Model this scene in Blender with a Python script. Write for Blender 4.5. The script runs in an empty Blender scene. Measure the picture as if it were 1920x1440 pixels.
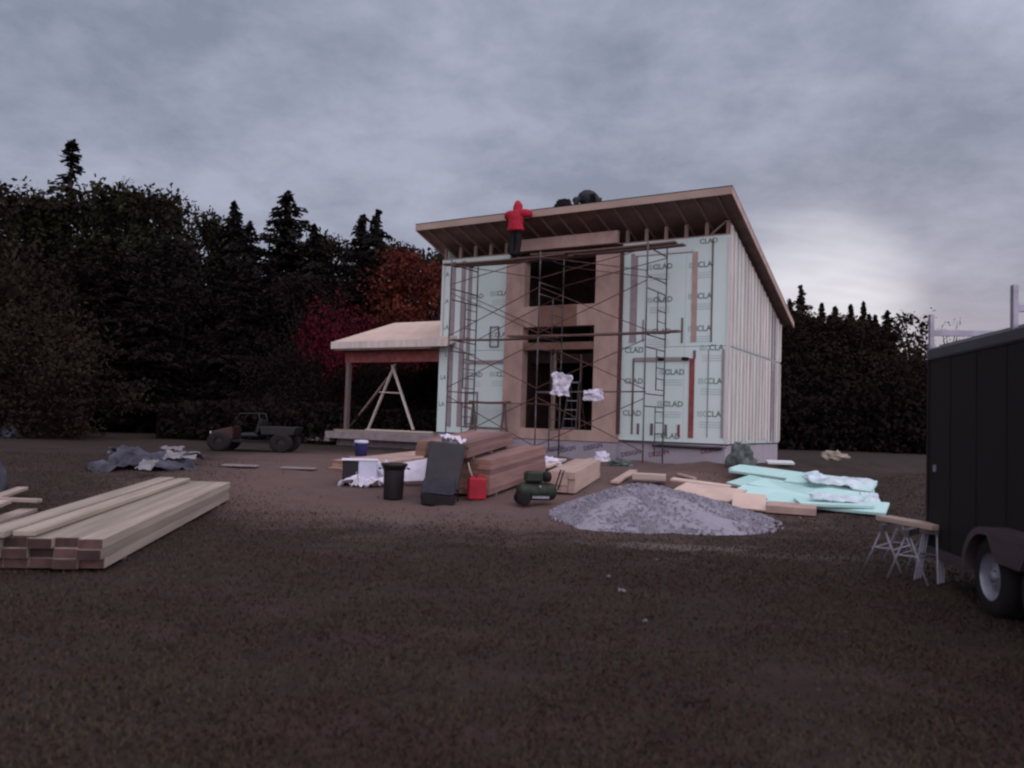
import bpy, bmesh, math, random
import numpy as np
from mathutils import Vector, Matrix, noise as mn
random.seed(7); rng = np.random.default_rng(7)
SC = bpy.context.scene
COL = SC.collection
R = math.radians

# ------------------------------------------------------------------ camera
F = 1508.0; EYE = 1.55
def _ray(x, y): return Vector(((x-960)/F, -(y-720)/F, -1.0))
_L = _ray(-1562, 707).normalized(); _Rr = _ray(1864, 817).normalized()
_up = _Rr.cross(_L).normalized()
if _up.y < 0: _up = -_up
_fw = Vector((0, 0, -1)); _fw = (_fw - _up*_fw.dot(_up)).normalized()
_rt = _fw.cross(_up)
MC = Matrix((_rt, _fw, _up))                       # camera axes -> world axes
cam_d = bpy.data.cameras.new('camera'); cam = bpy.data.objects.new('camera', cam_d); COL.objects.link(cam)
cam.matrix_world = Matrix.Translation((0, 0, EYE)) @ MC.to_4x4()
cam_d.sensor_width = 36; cam_d.lens = F/1920*36; cam_d.clip_end = 3000; cam_d.clip_start = 0.05
cam_d.dof.use_dof = True; cam_d.dof.focus_distance = 60; cam_d.dof.aperture_fstop = 1.7
SC.camera = cam
O = Vector((0, 0, EYE))
def world_ray(x, y): return MC @ _ray(x, y)
def at(x, y, Y):
    r = world_ray(x, y); return O + r*(Y/r.y)

# ------------------------------------------------------------------ world: dusk overcast
SUN_AZ, SUN_EL = 24.0, 3.0                         # azimuth to the right of +Y
W = bpy.data.worlds.new('World'); SC.world = W; W.use_nodes = True
nt = W.node_tree; nd = nt.nodes; lk = nt.links
for n in list(nd): nd.remove(n)
def N(t, **k):
    n = nd.new(t)
    for a, b in k.items(): setattr(n, a, b)
    return n
def M(op, a, b=None, c=None, clamp=False):
    n = nd.new('ShaderNodeMath'); n.operation = op; n.use_clamp = clamp
    for i, v in enumerate((a, b, c)):
        if v is None: continue
        if isinstance(v, (int, float)): n.inputs[i].default_value = v
        else: lk.new(v, n.inputs[i])
    return n.outputs[0]
def MIX(f, a, b, bt='MIX'):
    n = nd.new('ShaderNodeMix'); n.data_type = 'RGBA'; n.blend_type = bt
    for i, v in ((0, f), (6, a), (7, b)):
        if isinstance(v, (int, float)): n.inputs[i].default_value = v
        elif isinstance(v, tuple): n.inputs[i].default_value = v
        else: lk.new(v, n.inputs[i])
    return n.outputs[2]
out = N('ShaderNodeOutputWorld'); bg = N('ShaderNodeBackground'); lk.new(bg.outputs[0], out.inputs[0])
sky = N('ShaderNodeTexSky'); sky.sky_type = 'NISHITA'; sky.sun_disc = False
sky.sun_elevation = R(SUN_EL); sky.sun_rotation = R(SUN_AZ)
tc = N('ShaderNodeTexCoord'); sx = N('ShaderNodeSeparateXYZ'); lk.new(tc.outputs['Generated'], sx.inputs[0])
zc = M('MAXIMUM', sx.outputs[2], 0.0); zz = M('ADD', zc, 0.26)
cx = N('ShaderNodeCombineXYZ'); lk.new(M('DIVIDE', sx.outputs[0], zz), cx.inputs[0]); lk.new(M('DIVIDE', sx.outputs[1], zz), cx.inputs[1])
def NOI(vec, sc, det, ro, off=(0, 0, 0), stretch=(1, 1, 1), dist=0.0):
    mp = N('ShaderNodeMapping'); mp.inputs['Location'].default_value = off; mp.inputs['Scale'].default_value = stretch
    lk.new(vec, mp.inputs[0]); n = N('ShaderNodeTexNoise'); lk.new(mp.outputs[0], n.inputs['Vector'])
    n.inputs['Scale'].default_value = sc; n.inputs['Detail'].default_value = det; n.inputs['Roughness'].default_value = ro
    n.inputs['Distortion'].default_value = dist
    return n.outputs['Fac']
n1 = NOI(cx.outputs[0], 1.9, 5, 0.5, (3.1, 1.2, 0), (1, 1.0, 1), 0.15)
n2 = NOI(cx.outputs[0], 6.5, 7, 0.66, (7.7, 5.2, 0), (1, 1.0, 1), 0.15)
n3 = NOI(cx.outputs[0], 0.9, 4, 0.6, (1.3, 9.2, 0), (0.6, 2.2, 1), 0.4)
cl = M('ADD', M('MULTIPLY', n1, 0.62), M('MULTIPLY', n2, 0.38))
rp = N('ShaderNodeMapRange'); lk.new(cl, rp.inputs[0]); rp.inputs[1].default_value = 0.40; rp.inputs[2].default_value = 0.62
clouds = MIX(rp.outputs[0], (0.230, 0.262, 0.350, 1), (0.385, 0.410, 0.525, 1))
low = M('POWER', M('SUBTRACT', 1.0, M('MULTIPLY', zc, 2.0), clamp=True), 2.6)      # paler towards the horizon
clouds = MIX(M('MULTIPLY', low, 0.70), clouds, (0.465, 0.445, 0.56, 1))
# breaks of clear evening sky low in the west
sd = (math.sin(R(SUN_AZ-4)), math.cos(R(SUN_AZ-4)), 0.15)
vd = N('ShaderNodeVectorMath', operation='DOT_PRODUCT'); lk.new(tc.outputs['Generated'], vd.inputs[0]); vd.inputs[1].default_value = Vector(sd).normalized()
gl = N('ShaderNodeMapRange', interpolation_type='SMOOTHSTEP'); lk.new(vd.outputs['Value'], gl.inputs[0]); gl.inputs[1].default_value = 0.990; gl.inputs[2].default_value = 0.9995
lowb = M('SUBTRACT', 1.0, M('MULTIPLY', zc, 2.3), clamp=True)
st = N('ShaderNodeMapRange'); lk.new(n3, st.inputs[0]); st.inputs[1].default_value = 0.40; st.inputs[2].default_value = 0.56
glow = M('MULTIPLY', M('MULTIPLY', gl.outputs[0], lowb), M('ADD', M('MULTIPLY', st.outputs[0], 0.65), 0.35), clamp=True)
clouds = MIX(M('MULTIPLY', glow, 1.2, clamp=True), clouds, (0.84, 0.85, 0.93, 1))
# thin = added fill: sky brightened overhead and behind camera to light the walls
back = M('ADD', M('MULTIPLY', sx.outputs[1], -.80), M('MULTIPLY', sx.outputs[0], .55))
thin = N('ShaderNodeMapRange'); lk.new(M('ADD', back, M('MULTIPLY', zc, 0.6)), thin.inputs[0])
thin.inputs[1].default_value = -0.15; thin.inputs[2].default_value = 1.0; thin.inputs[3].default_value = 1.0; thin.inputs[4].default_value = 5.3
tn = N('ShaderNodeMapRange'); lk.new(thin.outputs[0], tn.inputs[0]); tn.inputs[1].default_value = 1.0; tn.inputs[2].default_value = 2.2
clouds = MIX(tn.outputs[0], clouds, MIX(1.0, clouds, (1.15, 0.975, 0.885, 1), 'MULTIPLY'))  # warm tint added to the brightened fill part of the sky
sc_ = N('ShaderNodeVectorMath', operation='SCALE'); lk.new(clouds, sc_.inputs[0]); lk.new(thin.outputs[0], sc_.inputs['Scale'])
sk = N('ShaderNodeVectorMath', operation='SCALE'); lk.new(sky.outputs[0], sk.inputs[0]); sk.inputs['Scale'].default_value = 0.9
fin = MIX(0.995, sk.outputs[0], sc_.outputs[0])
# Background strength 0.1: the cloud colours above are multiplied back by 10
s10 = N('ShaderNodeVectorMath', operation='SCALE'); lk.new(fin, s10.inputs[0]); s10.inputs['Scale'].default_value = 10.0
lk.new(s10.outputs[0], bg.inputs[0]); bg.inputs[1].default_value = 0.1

sun_d = bpy.data.lights.new('sun', 'SUN'); sun_o = bpy.data.objects.new('sun', sun_d); COL.objects.link(sun_o)
sun_d.energy = 0.05; sun_d.angle = R(12); sun_d.color = (1.0, 0.86, 0.74)
_s = Vector((math.sin(R(SUN_AZ))*math.cos(R(SUN_EL)), math.cos(R(SUN_AZ))*math.cos(R(SUN_EL)), math.sin(R(SUN_EL))))
sun_o.rotation_euler = _s.to_track_quat('Z', 'Y').to_euler()
SC.view_settings.view_transform = 'Standard'; SC.view_settings.look = 'None'; SC.view_settings.exposure = 0; SC.view_settings.gamma = 1
SC.cycles.filter_width = 2.3
SC.cycles.max_bounces = 5; SC.cycles.diffuse_bounces = 3

# ------------------------------------------------------------------ materials
VARY = {'lumber': .18, 'lumber2': .30, 'lumber_grey': .16, 'batten': .14, 'end_red': .5, 'osb_dark': .35, 'foam_teal': .08, 'fascia': .08}
def material(name, col, rough=0.85, var=0.12, scale=6.0, stretch=(1, 1, 1), bump=0.0, bscale=None, col2=None, lo=0.35, hi=0.65, metal=0.0, det=5):
    m = bpy.data.materials.new(name); m.use_nodes = True
    t = m.node_tree; p = t.nodes['Principled BSDF']
    p.inputs['Roughness'].default_value = rough; p.inputs['Metallic'].default_value = metal
    p.inputs['Specular IOR Level'].default_value = 0.3
    tcn = t.nodes.new('ShaderNodeTexCoord'); mp = t.nodes.new('ShaderNodeMapping'); mp.inputs['Scale'].default_value = stretch
    t.links.new(tcn.outputs['Object'], mp.inputs[0])
    n = t.nodes.new('ShaderNodeTexNoise'); n.inputs['Scale'].default_value = scale; n.inputs['Detail'].default_value = det
    t.links.new(mp.outputs[0], n.inputs['Vector'])
    r = t.nodes.new('ShaderNodeMapRange'); t.links.new(n.outputs['Fac'], r.inputs[0]); r.inputs[1].default_value = lo; r.inputs[2].default_value = hi
    mx = t.nodes.new('ShaderNodeMix'); mx.data_type = 'RGBA'; t.links.new(r.outputs[0], mx.inputs[0])
    c2 = col2 or tuple(c*(1-2*var) for c in col)
    mx.inputs[6].default_value = (*c2, 1); mx.inputs[7].default_value = (*col, 1)
    if name in VARY:
        oi = t.nodes.new('ShaderNodeObjectInfo'); r2 = t.nodes.new('ShaderNodeMapRange'); t.links.new(oi.outputs['Random'], r2.inputs[0]); r2.inputs[3].default_value = 1-VARY[name]; r2.inputs[4].default_value = 1+VARY[name]
        vm = t.nodes.new('ShaderNodeVectorMath'); vm.operation = 'SCALE'; t.links.new(mx.outputs[2], vm.inputs[0]); t.links.new(r2.outputs[0], vm.inputs['Scale']); t.links.new(vm.outputs[0], p.inputs['Base Color'])
    else: t.links.new(mx.outputs[2], p.inputs['Base Color'])
    if bump:
        b = t.nodes.new('ShaderNodeBump'); b.inputs['Strength'].default_value = bump; b.inputs['Distance'].default_value = 0.02
        n2 = n
        if bscale:
            n2 = t.nodes.new('ShaderNodeTexNoise'); n2.inputs['Scale'].default_value = bscale; n2.inputs['Detail'].default_value = 4
            t.links.new(mp.outputs[0], n2.inputs['Vector'])
        t.links.new(n2.outputs['Fac'], b.inputs['Height']); t.links.new(b.outputs[0], p.inputs['Normal'])
    return m
MT = {}
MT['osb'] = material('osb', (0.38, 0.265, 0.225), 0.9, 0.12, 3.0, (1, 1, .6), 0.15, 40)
MT['osb_dark'] = material('osb_dark', (0.24, 0.135, 0.10), 0.9, 0.1, 4.0)
MT['ply'] = material('ply', (0.52, 0.40, 0.33), 0.85, 0.08, 2.0, (1, 1, 1), 0.1, 30)
MT['fascia'] = material('fascia', (0.36, 0.27, 0.22), 0.85, 0.08, 3.0, (.4, 1, 1))
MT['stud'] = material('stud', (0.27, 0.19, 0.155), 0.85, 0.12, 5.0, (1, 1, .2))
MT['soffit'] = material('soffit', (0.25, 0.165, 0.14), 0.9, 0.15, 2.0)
MT['lumber'] = material('lumber', (0.36, 0.285, 0.24), 0.85, 0.14, 9.0, (.06, 1, 1), 0.15, 30)
MT['lumber2'] = material('lumber2', (0.215, 0.125, 0.11), 0.85, 0.14, 9.0, (.08, 1, 1), 0.15, 30)
MT['lumber_grey'] = material('lumber_grey', (0.285, 0.245, 0.195), 0.85, 0.16, 9.0, (.05, 1, 1), 0.15, 30)
MT['end_red'] = material('end_red', (0.070, 0.038, 0.035), 0.9, 0.2, 8.0)
MT['foam'] = material('foam', (0.48, 0.60, 0.56), 0.8, 0.05, 1.2, col2=(0.53, 0.60, 0.58))
MT['foam_pale'] = material('foam_pale', (0.50, 0.53, 0.53), 0.75, 0.04, 1.2)
MT['foam_teal'] = material('foam_teal', (0.35, 0.60, 0.54), 0.8, 0.05, 2.2, col2=(0.42, 0.60, 0.57))
MT['wrap_film'] = material('wrap_film', (0.50, 0.60, 0.63), 0.4, 0.12, 5.0)
MT['side_sheet'] = material('side_sheet', (0.37, 0.46, 0.44), 0.85, 0.05, 1.2)
MT['interior'] = material('interior', (0.075, 0.042, 0.038), 0.9, 0.2, 3.0)  # shade inside the openings put into the wall and floor colour
MT['batten'] = material('batten', (0.58, 0.51, 0.46), 0.85, 0.12, 7.0, (1, 1, .1))
MT['batten_dark'] = material('batten_dark', (0.15, 0.11, 0.105), 0.85, 0.15, 7.0, (1, 1, .1))
MT['batten_red'] = material('batten_red', (0.24, 0.07, 0.065), 0.85, 0.2, 6.0)
MT['batten_mauve'] = material('batten_mauve', (0.27, 0.225, 0.235), 0.85, 0.1, 6.0)
MT['foundation'] = material('foundation', (0.29, 0.265, 0.295), 0.8, 0.06, 2.0)
MT['concrete'] = material('concrete', (0.24, 0.20, 0.20), 0.9, 0.12, 4.0, bump=.2)
MT['black'] = material('black', (0.008, 0.006, 0.007), 0.8)
MT['print_green'] = material('print_green', (0.12, 0.19, 0.175), 0.8)
MT['print_pale'] = material('print_pale', (0.30, 0.41, 0.40), 0.8)
MT['print_purple'] = material('print_purple', (0.075, 0.045, 0.095), 0.8)
MT['print_red'] = material('print_red', (0.17, 0.045, 0.075), 0.8)
MT['steel'] = material('steel', (0.11, 0.10, 0.10), 0.55, 0.3, 14.0, metal=0.2)
MT['rust'] = material('rust', (0.10, 0.045, 0.035), 0.8, 0.25, 9.0)
MT['plank'] = material('plank', (0.14, 0.085, 0.07), 0.9, 0.2, 8.0, (.1, 1, 1))
MT['white_cloth'] = material('white_cloth', (0.60, 0.58, 0.66), 0.85, 0.08, 7.0)
MT['white_plastic'] = material('white_plastic', (0.50, 0.50, 0.60), 0.5, 0.05, 4.0)
MT['black_plastic'] = material('black_plastic', (0.013, 0.010, 0.012), 0.5, 0.2, 5.0)
MT['grey_plastic'] = material('grey_plastic', (0.026, 0.024, 0.027), 0.5, 0.15, 5.0)
MT['blue'] = material('blue', (0.03, 0.035, 0.14), 0.5)
MT['red'] = material('red', (0.34, 0.012, 0.026), 0.6, 0.15, 6.0)
MT['jacket_red'] = material('jacket_red', (0.33, 0.008, 0.026), 0.8, 0.15, 14.0, bump=.3)
MT['dark_cloth'] = material('dark_cloth', (0.010, 0.0075, 0.009), 0.9, 0.2, 9.0)
MT['slate_cloth'] = material('slate_cloth', (0.030, 0.030, 0.040), 0.9, 0.2, 6.0)
MT['skin'] = material('skin', (0.30, 0.17, 0.13), 0.6, 0.05)
MT['hair'] = material('hair', (0.02, 0.013, 0.01), 0.8)
MT['trailer'] = material('trailer', (0.005, 0.0035, 0.0045), 0.75, 0.1, 2.0)
MT['trailer_trim'] = material('trailer_trim', (0.07, 0.07, 0.082), 0.5, 0.08, 3.0, metal=.2)
MT['alu'] = material('alu', (0.30, 0.29, 0.34), 0.45, 0.12, 6.0, metal=.3)
MT['fender'] = material('fender', (0.075, 0.055, 0.062), 0.45, 0.1, 9.0, metal=.3)
MT['dark_paint'] = material('dark_paint', (0.009, 0.007, 0.0075), 0.5, 0.2, 8.0)
MT['rim'] = material('rim', (0.24, 0.24, 0.28), 0.4, 0.12, 9.0, metal=.35)
MT['tyre'] = material('tyre', (0.010, 0.008, 0.009), 0.9)
MT['machine_green'] = material('machine_green', (0.020, 0.028, 0.016), 0.6, 0.3, 8.0)
MT['tarp'] = material('tarp', (0.065, 0.068, 0.09), 0.8, 0.3, 2.5, col2=(0.014, 0.012, 0.016))
MT['sheet_grey'] = material('sheet_grey', (0.20, 0.19, 0.20), 0.8, 0.2, 3.0)
MT['pebble'] = material('pebble', (0.055, 0.040, 0.036), 0.95, 0.3, 1.5)
MT['green_tarp'] = material('green_tarp', (0.10, 0.125, 0.115), 0.8, 0.35, 5.0)
MT['bark'] = material('bark', (0.030, 0.020, 0.018), 0.95, 0.2, 6.0)
def leafmat(name, a, b, sc=0.45):
    m = material(name, a, 0.9, 0, sc, col2=b, lo=0.38, hi=0.62, det=3)
    m.node_tree.nodes['Principled BSDF'].inputs['Specular IOR Level'].default_value = 0.0
    return m
MT['spruce'] = leafmat('spruce', (0.020, 0.018, 0.016), (0.012, 0.0085, 0.0085))
MT['broad'] = leafmat('broad', (0.027, 0.027, 0.015), (0.014, 0.010, 0.009))
MT['olive'] = leafmat('olive', (0.025, 0.0195, 0.014), (0.017, 0.0115, 0.0095))
MT['orange_leaf'] = leafmat('orange_leaf', (0.105, 0.028, 0.019), (0.045, 0.014, 0.012))
MT['red_leaf'] = leafmat('red_leaf', (0.080, 0.009, 0.019), (0.036, 0.009, 0.013))
MT['brush'] = leafmat('brush', (0.0155, 0.0115, 0.0105), (0.0125, 0.0085, 0.0085))
MT['grass'] = leafmat('grass', (0.055, 0.043, 0.028), (0.047, 0.029, 0.025), 0.8)

# gravel: coarse voronoi stones
gm = material('gravel', (0.25, 0.24, 0.275), 0.95, 0.06, 30.0, bump=0.25, bscale=60); MT['gravel'] = gm

# ------------------------------------------------------------------ mesh helpers
def link_mesh(name, me, mat, parent=None, loc=None):
    o = bpy.data.objects.new(name, me); COL.objects.link(o)
    if mat: me.materials.append(mat)
    if parent: o.parent = parent
    if loc is not None: o.location = loc
    return o
class MB:
    def __init__(s): s.v = []; s.f = []
    def quad(s, *p):
        b = len(s.v); s.v += [tuple(q) for q in p]; s.f.append(tuple(range(b, b+len(p)))); return s
    def hexa(s, P):                                 # 8 points: bottom ring then top ring
        b = len(s.v); s.v += [tuple(q) for q in P]
        for q in ((0, 3, 2, 1), (4, 5, 6, 7), (0, 1, 5, 4), (1, 2, 6, 5), (2, 3, 7, 6), (3, 0, 4, 7)): s.f.append(tuple(b+i for i in q))
        return s
    def box(s, x0, x1, y0, y1, z0, z1):
        x0, x1 = min(x0, x1), max(x0, x1); y0, y1 = min(y0, y1), max(y0, y1); z0, z1 = min(z0, z1), max(z0, z1)
        return s.hexa([(x0, y0, z0), (x1, y0, z0), (x1, y1, z0), (x0, y1, z0), (x0, y0, z1), (x1, y0, z1), (x1, y1, z1), (x0, y1, z1)])
    def bar(s, p, q, w, h, up=(0, 0, 1)):           # rectangular bar
        p = Vector(p); q = Vector(q); d = (q-p).normalized(); up = Vector(up)
        if abs(d.dot(up)) > .98: up = Vector((0, 1, 0))
        a = d.cross(up).normalized()*(w/2); b = a.cross(d).normalized()*(h/2)
        return s.hexa([p-a-b, p+a-b, q+a-b, q-a-b, p-a+b, p+a+b, q+a+b, q-a+b])
    def tube(s, pts, r, n=8, cap=True):
        pts = [Vector(p) for p in pts]; rs = r if isinstance(r, (list, tuple)) else [r]*len(pts)
        b0 = len(s.v); pa = None
        for i, p in enumerate(pts):
            d = (pts[min(i+1, len(pts)-1)]-pts[max(i-1, 0)]).normalized()
            a = d.cross(Vector((0, 0, 1))) if pa is None else (pa - d*pa.dot(d))
            if a.length < 1e-3: a = d.cross(Vector((1, 0, 0)))
            a.normalize(); pa = a; c = d.cross(a)
            for k in range(n):
                t = 2*math.pi*k/n; s.v.append(tuple(p+(a*math.cos(t)+c*math.sin(t))*rs[i]))
        for i in range(len(pts)-1):
            for k in range(n):
                s.f.append((b0+i*n+k, b0+i*n+(k+1) % n, b0+(i+1)*n+(k+1) % n, b0+(i+1)*n+k))
        if cap:
            s.f.append(tuple(b0+k for k in reversed(range(n)))); s.f.append(tuple(b0+(len(pts)-1)*n+k for k in range(n)))
        return s
    def lathe(s, prof, n=28, axis='z', c=(0, 0, 0)):     # prof: (radius, height)
        b0 = len(s.v)
        for (r, h) in prof:
            for k in range(n):
                t = 2*math.pi*k/n; a, b = r*math.cos(t), r*math.sin(t)
                p = (a, b, h) if axis == 'z' else (h, a, b)
                s.v.append((p[0]+c[0], p[1]+c[1], p[2]+c[2]))
        for i in range(len(prof)-1):
            for k in range(n): s.f.append((b0+i*n+k, b0+i*n+(k+1) % n, b0+(i+1)*n+(k+1) % n, b0+(i+1)*n+k))
        return s
    def build(s, name, mat, parent=None, bevel=0.0, smooth=False, loc=None):
        me = bpy.data.meshes.new(name); me.from_pydata([tuple(v) for v in s.v], [], s.f); me.update()
        if smooth:
            me.polygons.foreach_set('use_smooth', [True]*len(me.polygons))
        bm = bmesh.new(); bm.from_mesh(me); bmesh.ops.recalc_face_normals(bm, faces=bm.faces)
        if bevel: bmesh.ops.bevel(bm, geom=bm.edges[:], offset=bevel, segments=1, affect='EDGES')
        bm.to_mesh(me); bm.free()
        return link_mesh(name, me, MT[mat] if isinstance(mat, str) else mat, parent, loc)
def tag(o, label=None, cat=None, group=None, kind=None):
    if label: o['label'] = label
    if cat: o['category'] = cat
    if group: o['group'] = group
    if kind: o['kind'] = kind
    return o
def thing(name, label, cat, loc=(0, 0, 0), rz=0.0, group=None):
    o = bpy.data.objects.new(name, None); COL.objects.link(o); o.location = loc; o.rotation_euler = (0, 0, rz); o.empty_display_size = .2
    return tag(o, label, cat, group)
def lettering(name, text, size, mat, parent, M4, extrude=0.0):
    cu = bpy.data.curves.new(name, 'FONT'); cu.body = text; cu.size = size; cu.extrude = 0.002; cu.resolution_u = 2; cu.offset = 0.004*size/0.2
    cu.align_x = 'CENTER'; cu.align_y = 'CENTER'
    tmp = bpy.data.objects.new(name, cu); COL.objects.link(tmp)
    me = bpy.data.meshes.new_from_object(tmp); bpy.data.objects.remove(tmp)
    me.transform(M4); me.materials.clear()
    return link_mesh(name, me, MT[mat], parent)
def skinmesh(name, verts, edges, radii, mat, parent, sub=2, root=0):
    me = bpy.data.meshes.new(name); me.from_pydata([tuple(v) for v in verts], edges, []); me.update()
    o = bpy.data.objects.new(name, me); COL.objects.link(o)
    sk_ = o.modifiers.new('s', 'SKIN'); sk_.use_smooth_shade = True; sk_.branch_smoothing = .6
    for i, r in enumerate(radii):
        rr = r if isinstance(r, tuple) else (r, r)
        me.skin_vertices[0].data[i].radius = rr; me.skin_vertices[0].data[i].use_root = (i == root)
    ss = o.modifiers.new('u', 'SUBSURF'); ss.levels = sub; ss.render_levels = sub
    dg = bpy.context.evaluated_depsgraph_get(); ev = o.evaluated_get(dg)
    m2 = bpy.data.meshes.new_from_object(ev); bpy.data.objects.remove(o)
    m2.materials.clear(); m2.polygons.foreach_set('use_smooth', [True]*len(m2.polygons))
    return link_mesh(name, m2, MT[mat], parent)

# ------------------------------------------------------------------ ground
def sstep(t): t = min(max(t, 0), 1); return t*t*(3-2*t)
MOUNDS = [(4.9, 20.6, 1.0, .6, .17), (3.3, 21.6, .8, .6, .12), (6.6, 19.6, 1.0, 1.0, .12), (1.4, 22.4, .8, .6, .12), (8.6, 21.5, 2.4, 1.6, .30), (11.5, 19.0, 2.5, 1.5, .25), (4.3, 18.7, 1.2, .5, .10)]
def gz(x, y):
    z = .46*sstep((y-12)/9)
    for (a, b, sa, sb, h) in MOUNDS:
        q = ((x-a)/sa)**2+((y-b)/sb)**2
        if q < 9: z += h*math.exp(-q*1.2)*(1+.35*mn.noise(Vector((x*2.3, y*2.3, 0))))
    d = math.hypot(x, y)
    if 3 < y < 24 and abs(x) < 9:                    # two shallow wheel ruts running up to the house
        xr = -1.6+.10*y+.35*math.sin(y*.33)
        for o_ in (-.8, .8): z -= .035*math.exp(-((x-xr-o_)/.16)**2)
    z += .035*mn.noise(Vector((x*.7, y*.7, 1)))*min(1, d/6) + .014*mn.noise(Vector((x*3.1, y*3.1, 2)))
    return z
def axis(segs):
    a = []
    for (s, e, n) in segs: a += list(np.linspace(s, e, n, endpoint=False))
    return a+[segs[-1][1]]
gx = axis([(-900, -80, 14), (-80, -16, 30), (-16, 16, 240), (16, 80, 30), (80, 900, 14)])
gy = axis([(-600, -20, 8), (-20, 1, 12), (1, 26, 200), (26, 80, 40), (80, 1500, 20)])
vs = [(x, y, gz(x, y) if abs(x) < 60 and y < 90 else .46*sstep((y-12)/9)) for y in gy for x in gx]
nx = len(gx); fs = [(j*nx+i, j*nx+i+1, (j+1)*nx+i+1, (j+1)*nx+i) for j in range(len(gy)-1) for i in range(nx-1)]
me = bpy.data.meshes.new('ground'); me.from_pydata(vs, [], fs); me.update(); me.polygons.foreach_set('use_smooth', [True]*len(fs))
g = bpy.data.materials.new('ground_soil'); g.use_nodes = True; MT['ground'] = g
t = g.node_tree; nd, lk = t.nodes, t.links; p = nd['Principled BSDF']; p.inputs['Roughness'].default_value = .95; p.inputs['Specular IOR Level'].default_value = .15
tc = N('ShaderNodeTexCoord'); v = tc.outputs['Object']
sx = N('ShaderNodeSeparateXYZ'); lk.new(v, sx.inputs[0])
big = NOI(v, .35, 4, .6); mid = NOI(v, 1.6, 6, .65, (4, 2, 0)); fine = NOI(v, 18, 5, .7, (1, 7, 0)); streak = NOI(v, .8, 5, .6, (9, 3, 0), (1, 2.2, 1))
# trodden bare soil between the stacks and the house
dx = M('DIVIDE', M('SUBTRACT', sx.outputs[0], -.6), 6.4); dy = M('DIVIDE', M('SUBTRACT', sx.outputs[1], 18.0), 6.6)
rr = M('SQRT', M('ADD', M('MULTIPLY', dx, dx), M('MULTIPLY', dy, dy)))
rr = M('ADD', rr, M('MULTIPLY', M('SUBTRACT', mid, .5), .9)); rr = M('ADD', rr, M('MULTIPLY', M('SUBTRACT', big, .5), .8))
dm = N('ShaderNodeMapRange'); lk.new(rr, dm.inputs[0]); dm.inputs[1].default_value = .75; dm.inputs[2].default_value = 1.25; dm.inputs[3].default_value = 1; dm.inputs[4].default_value = 0
gr = MIX(mid, (0.0160, 0.0110, 0.0090, 1), (0.0290, 0.0200, 0.0160, 1))
pat = N('ShaderNodeMapRange'); lk.new(streak, pat.inputs[0]); pat.inputs[1].default_value = .50; pat.inputs[2].default_value = .68
m3 = NOI(v, 3.2, 4, .6, (2, 8, 0)); mr = N('ShaderNodeMapRange'); lk.new(m3, mr.inputs[0]); mr.inputs[1].default_value = .42; mr.inputs[2].default_value = .62
gr = MIX(M('MULTIPLY', mr.outputs[0], .5), gr, (0.028, 0.0235, 0.0165, 1))
gr = MIX(M('MULTIPLY', pat.outputs[0], .85), gr, (0.040, 0.0240, 0.0225, 1))
di = MIX(mid, (0.066, 0.042, 0.037, 1), (0.125, 0.083, 0.073, 1))
pt2 = N('ShaderNodeMapRange'); lk.new(big, pt2.inputs[0]); pt2.inputs[1].default_value = .5; pt2.inputs[2].default_value = .7
di = MIX(M('MULTIPLY', pt2.outputs[0], .4), di, (0.115, 0.095, 0.09, 1))
c = MIX(dm.outputs[0], gr, di)
# thin spills of pale sand in front of the gravel
for (ax, ay, ra, rb_, st_) in ((2.15, 10.45, 1.0, .30, .8), (3.5, 9.9, .8, .22, .4), (-1.6, 12.3, .9, .4, .35)):
    ex = M('DIVIDE', M('SUBTRACT', sx.outputs[0], ax), ra); ey = M('DIVIDE', M('SUBTRACT', sx.outputs[1], ay), rb_)
    er = M('ADD', M('SQRT', M('ADD', M('MULTIPLY', ex, ex), M('MULTIPLY', ey, ey))), M('MULTIPLY', M('SUBTRACT', m3, .5), 3.0))
    em = N('ShaderNodeMapRange'); lk.new(er, em.inputs[0]); em.inputs[1].default_value = .5; em.inputs[2].default_value = 1.3; em.inputs[3].default_value = st_; em.inputs[4].default_value = 0
    c = MIX(em.outputs[0], c, (0.10, 0.088, 0.075, 1))
fr = N('ShaderNodeMapRange'); lk.new(fine, fr.inputs[0]); fr.inputs[1].default_value = .3; fr.inputs[2].default_value = .7; fr.inputs[3].default_value = .84; fr.inputs[4].default_value = 1.16
vs_ = N('ShaderNodeVectorMath', operation='SCALE'); lk.new(c, vs_.inputs[0]); lk.new(fr.outputs[0], vs_.inputs['Scale'])
lk.new(vs_.outputs[0], p.inputs['Base Color'])
bp = N('ShaderNodeBump'); bp.inputs['Strength'].default_value = .25; bp.inputs['Distance'].default_value = .012
lk.new(M('ADD', fine, M('MULTIPLY', mid, 1.5)), bp.inputs['Height']); lk.new(bp.outputs[0], p.inputs['Normal'])
tag(link_mesh('ground', me, g), kind='structure')

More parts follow.
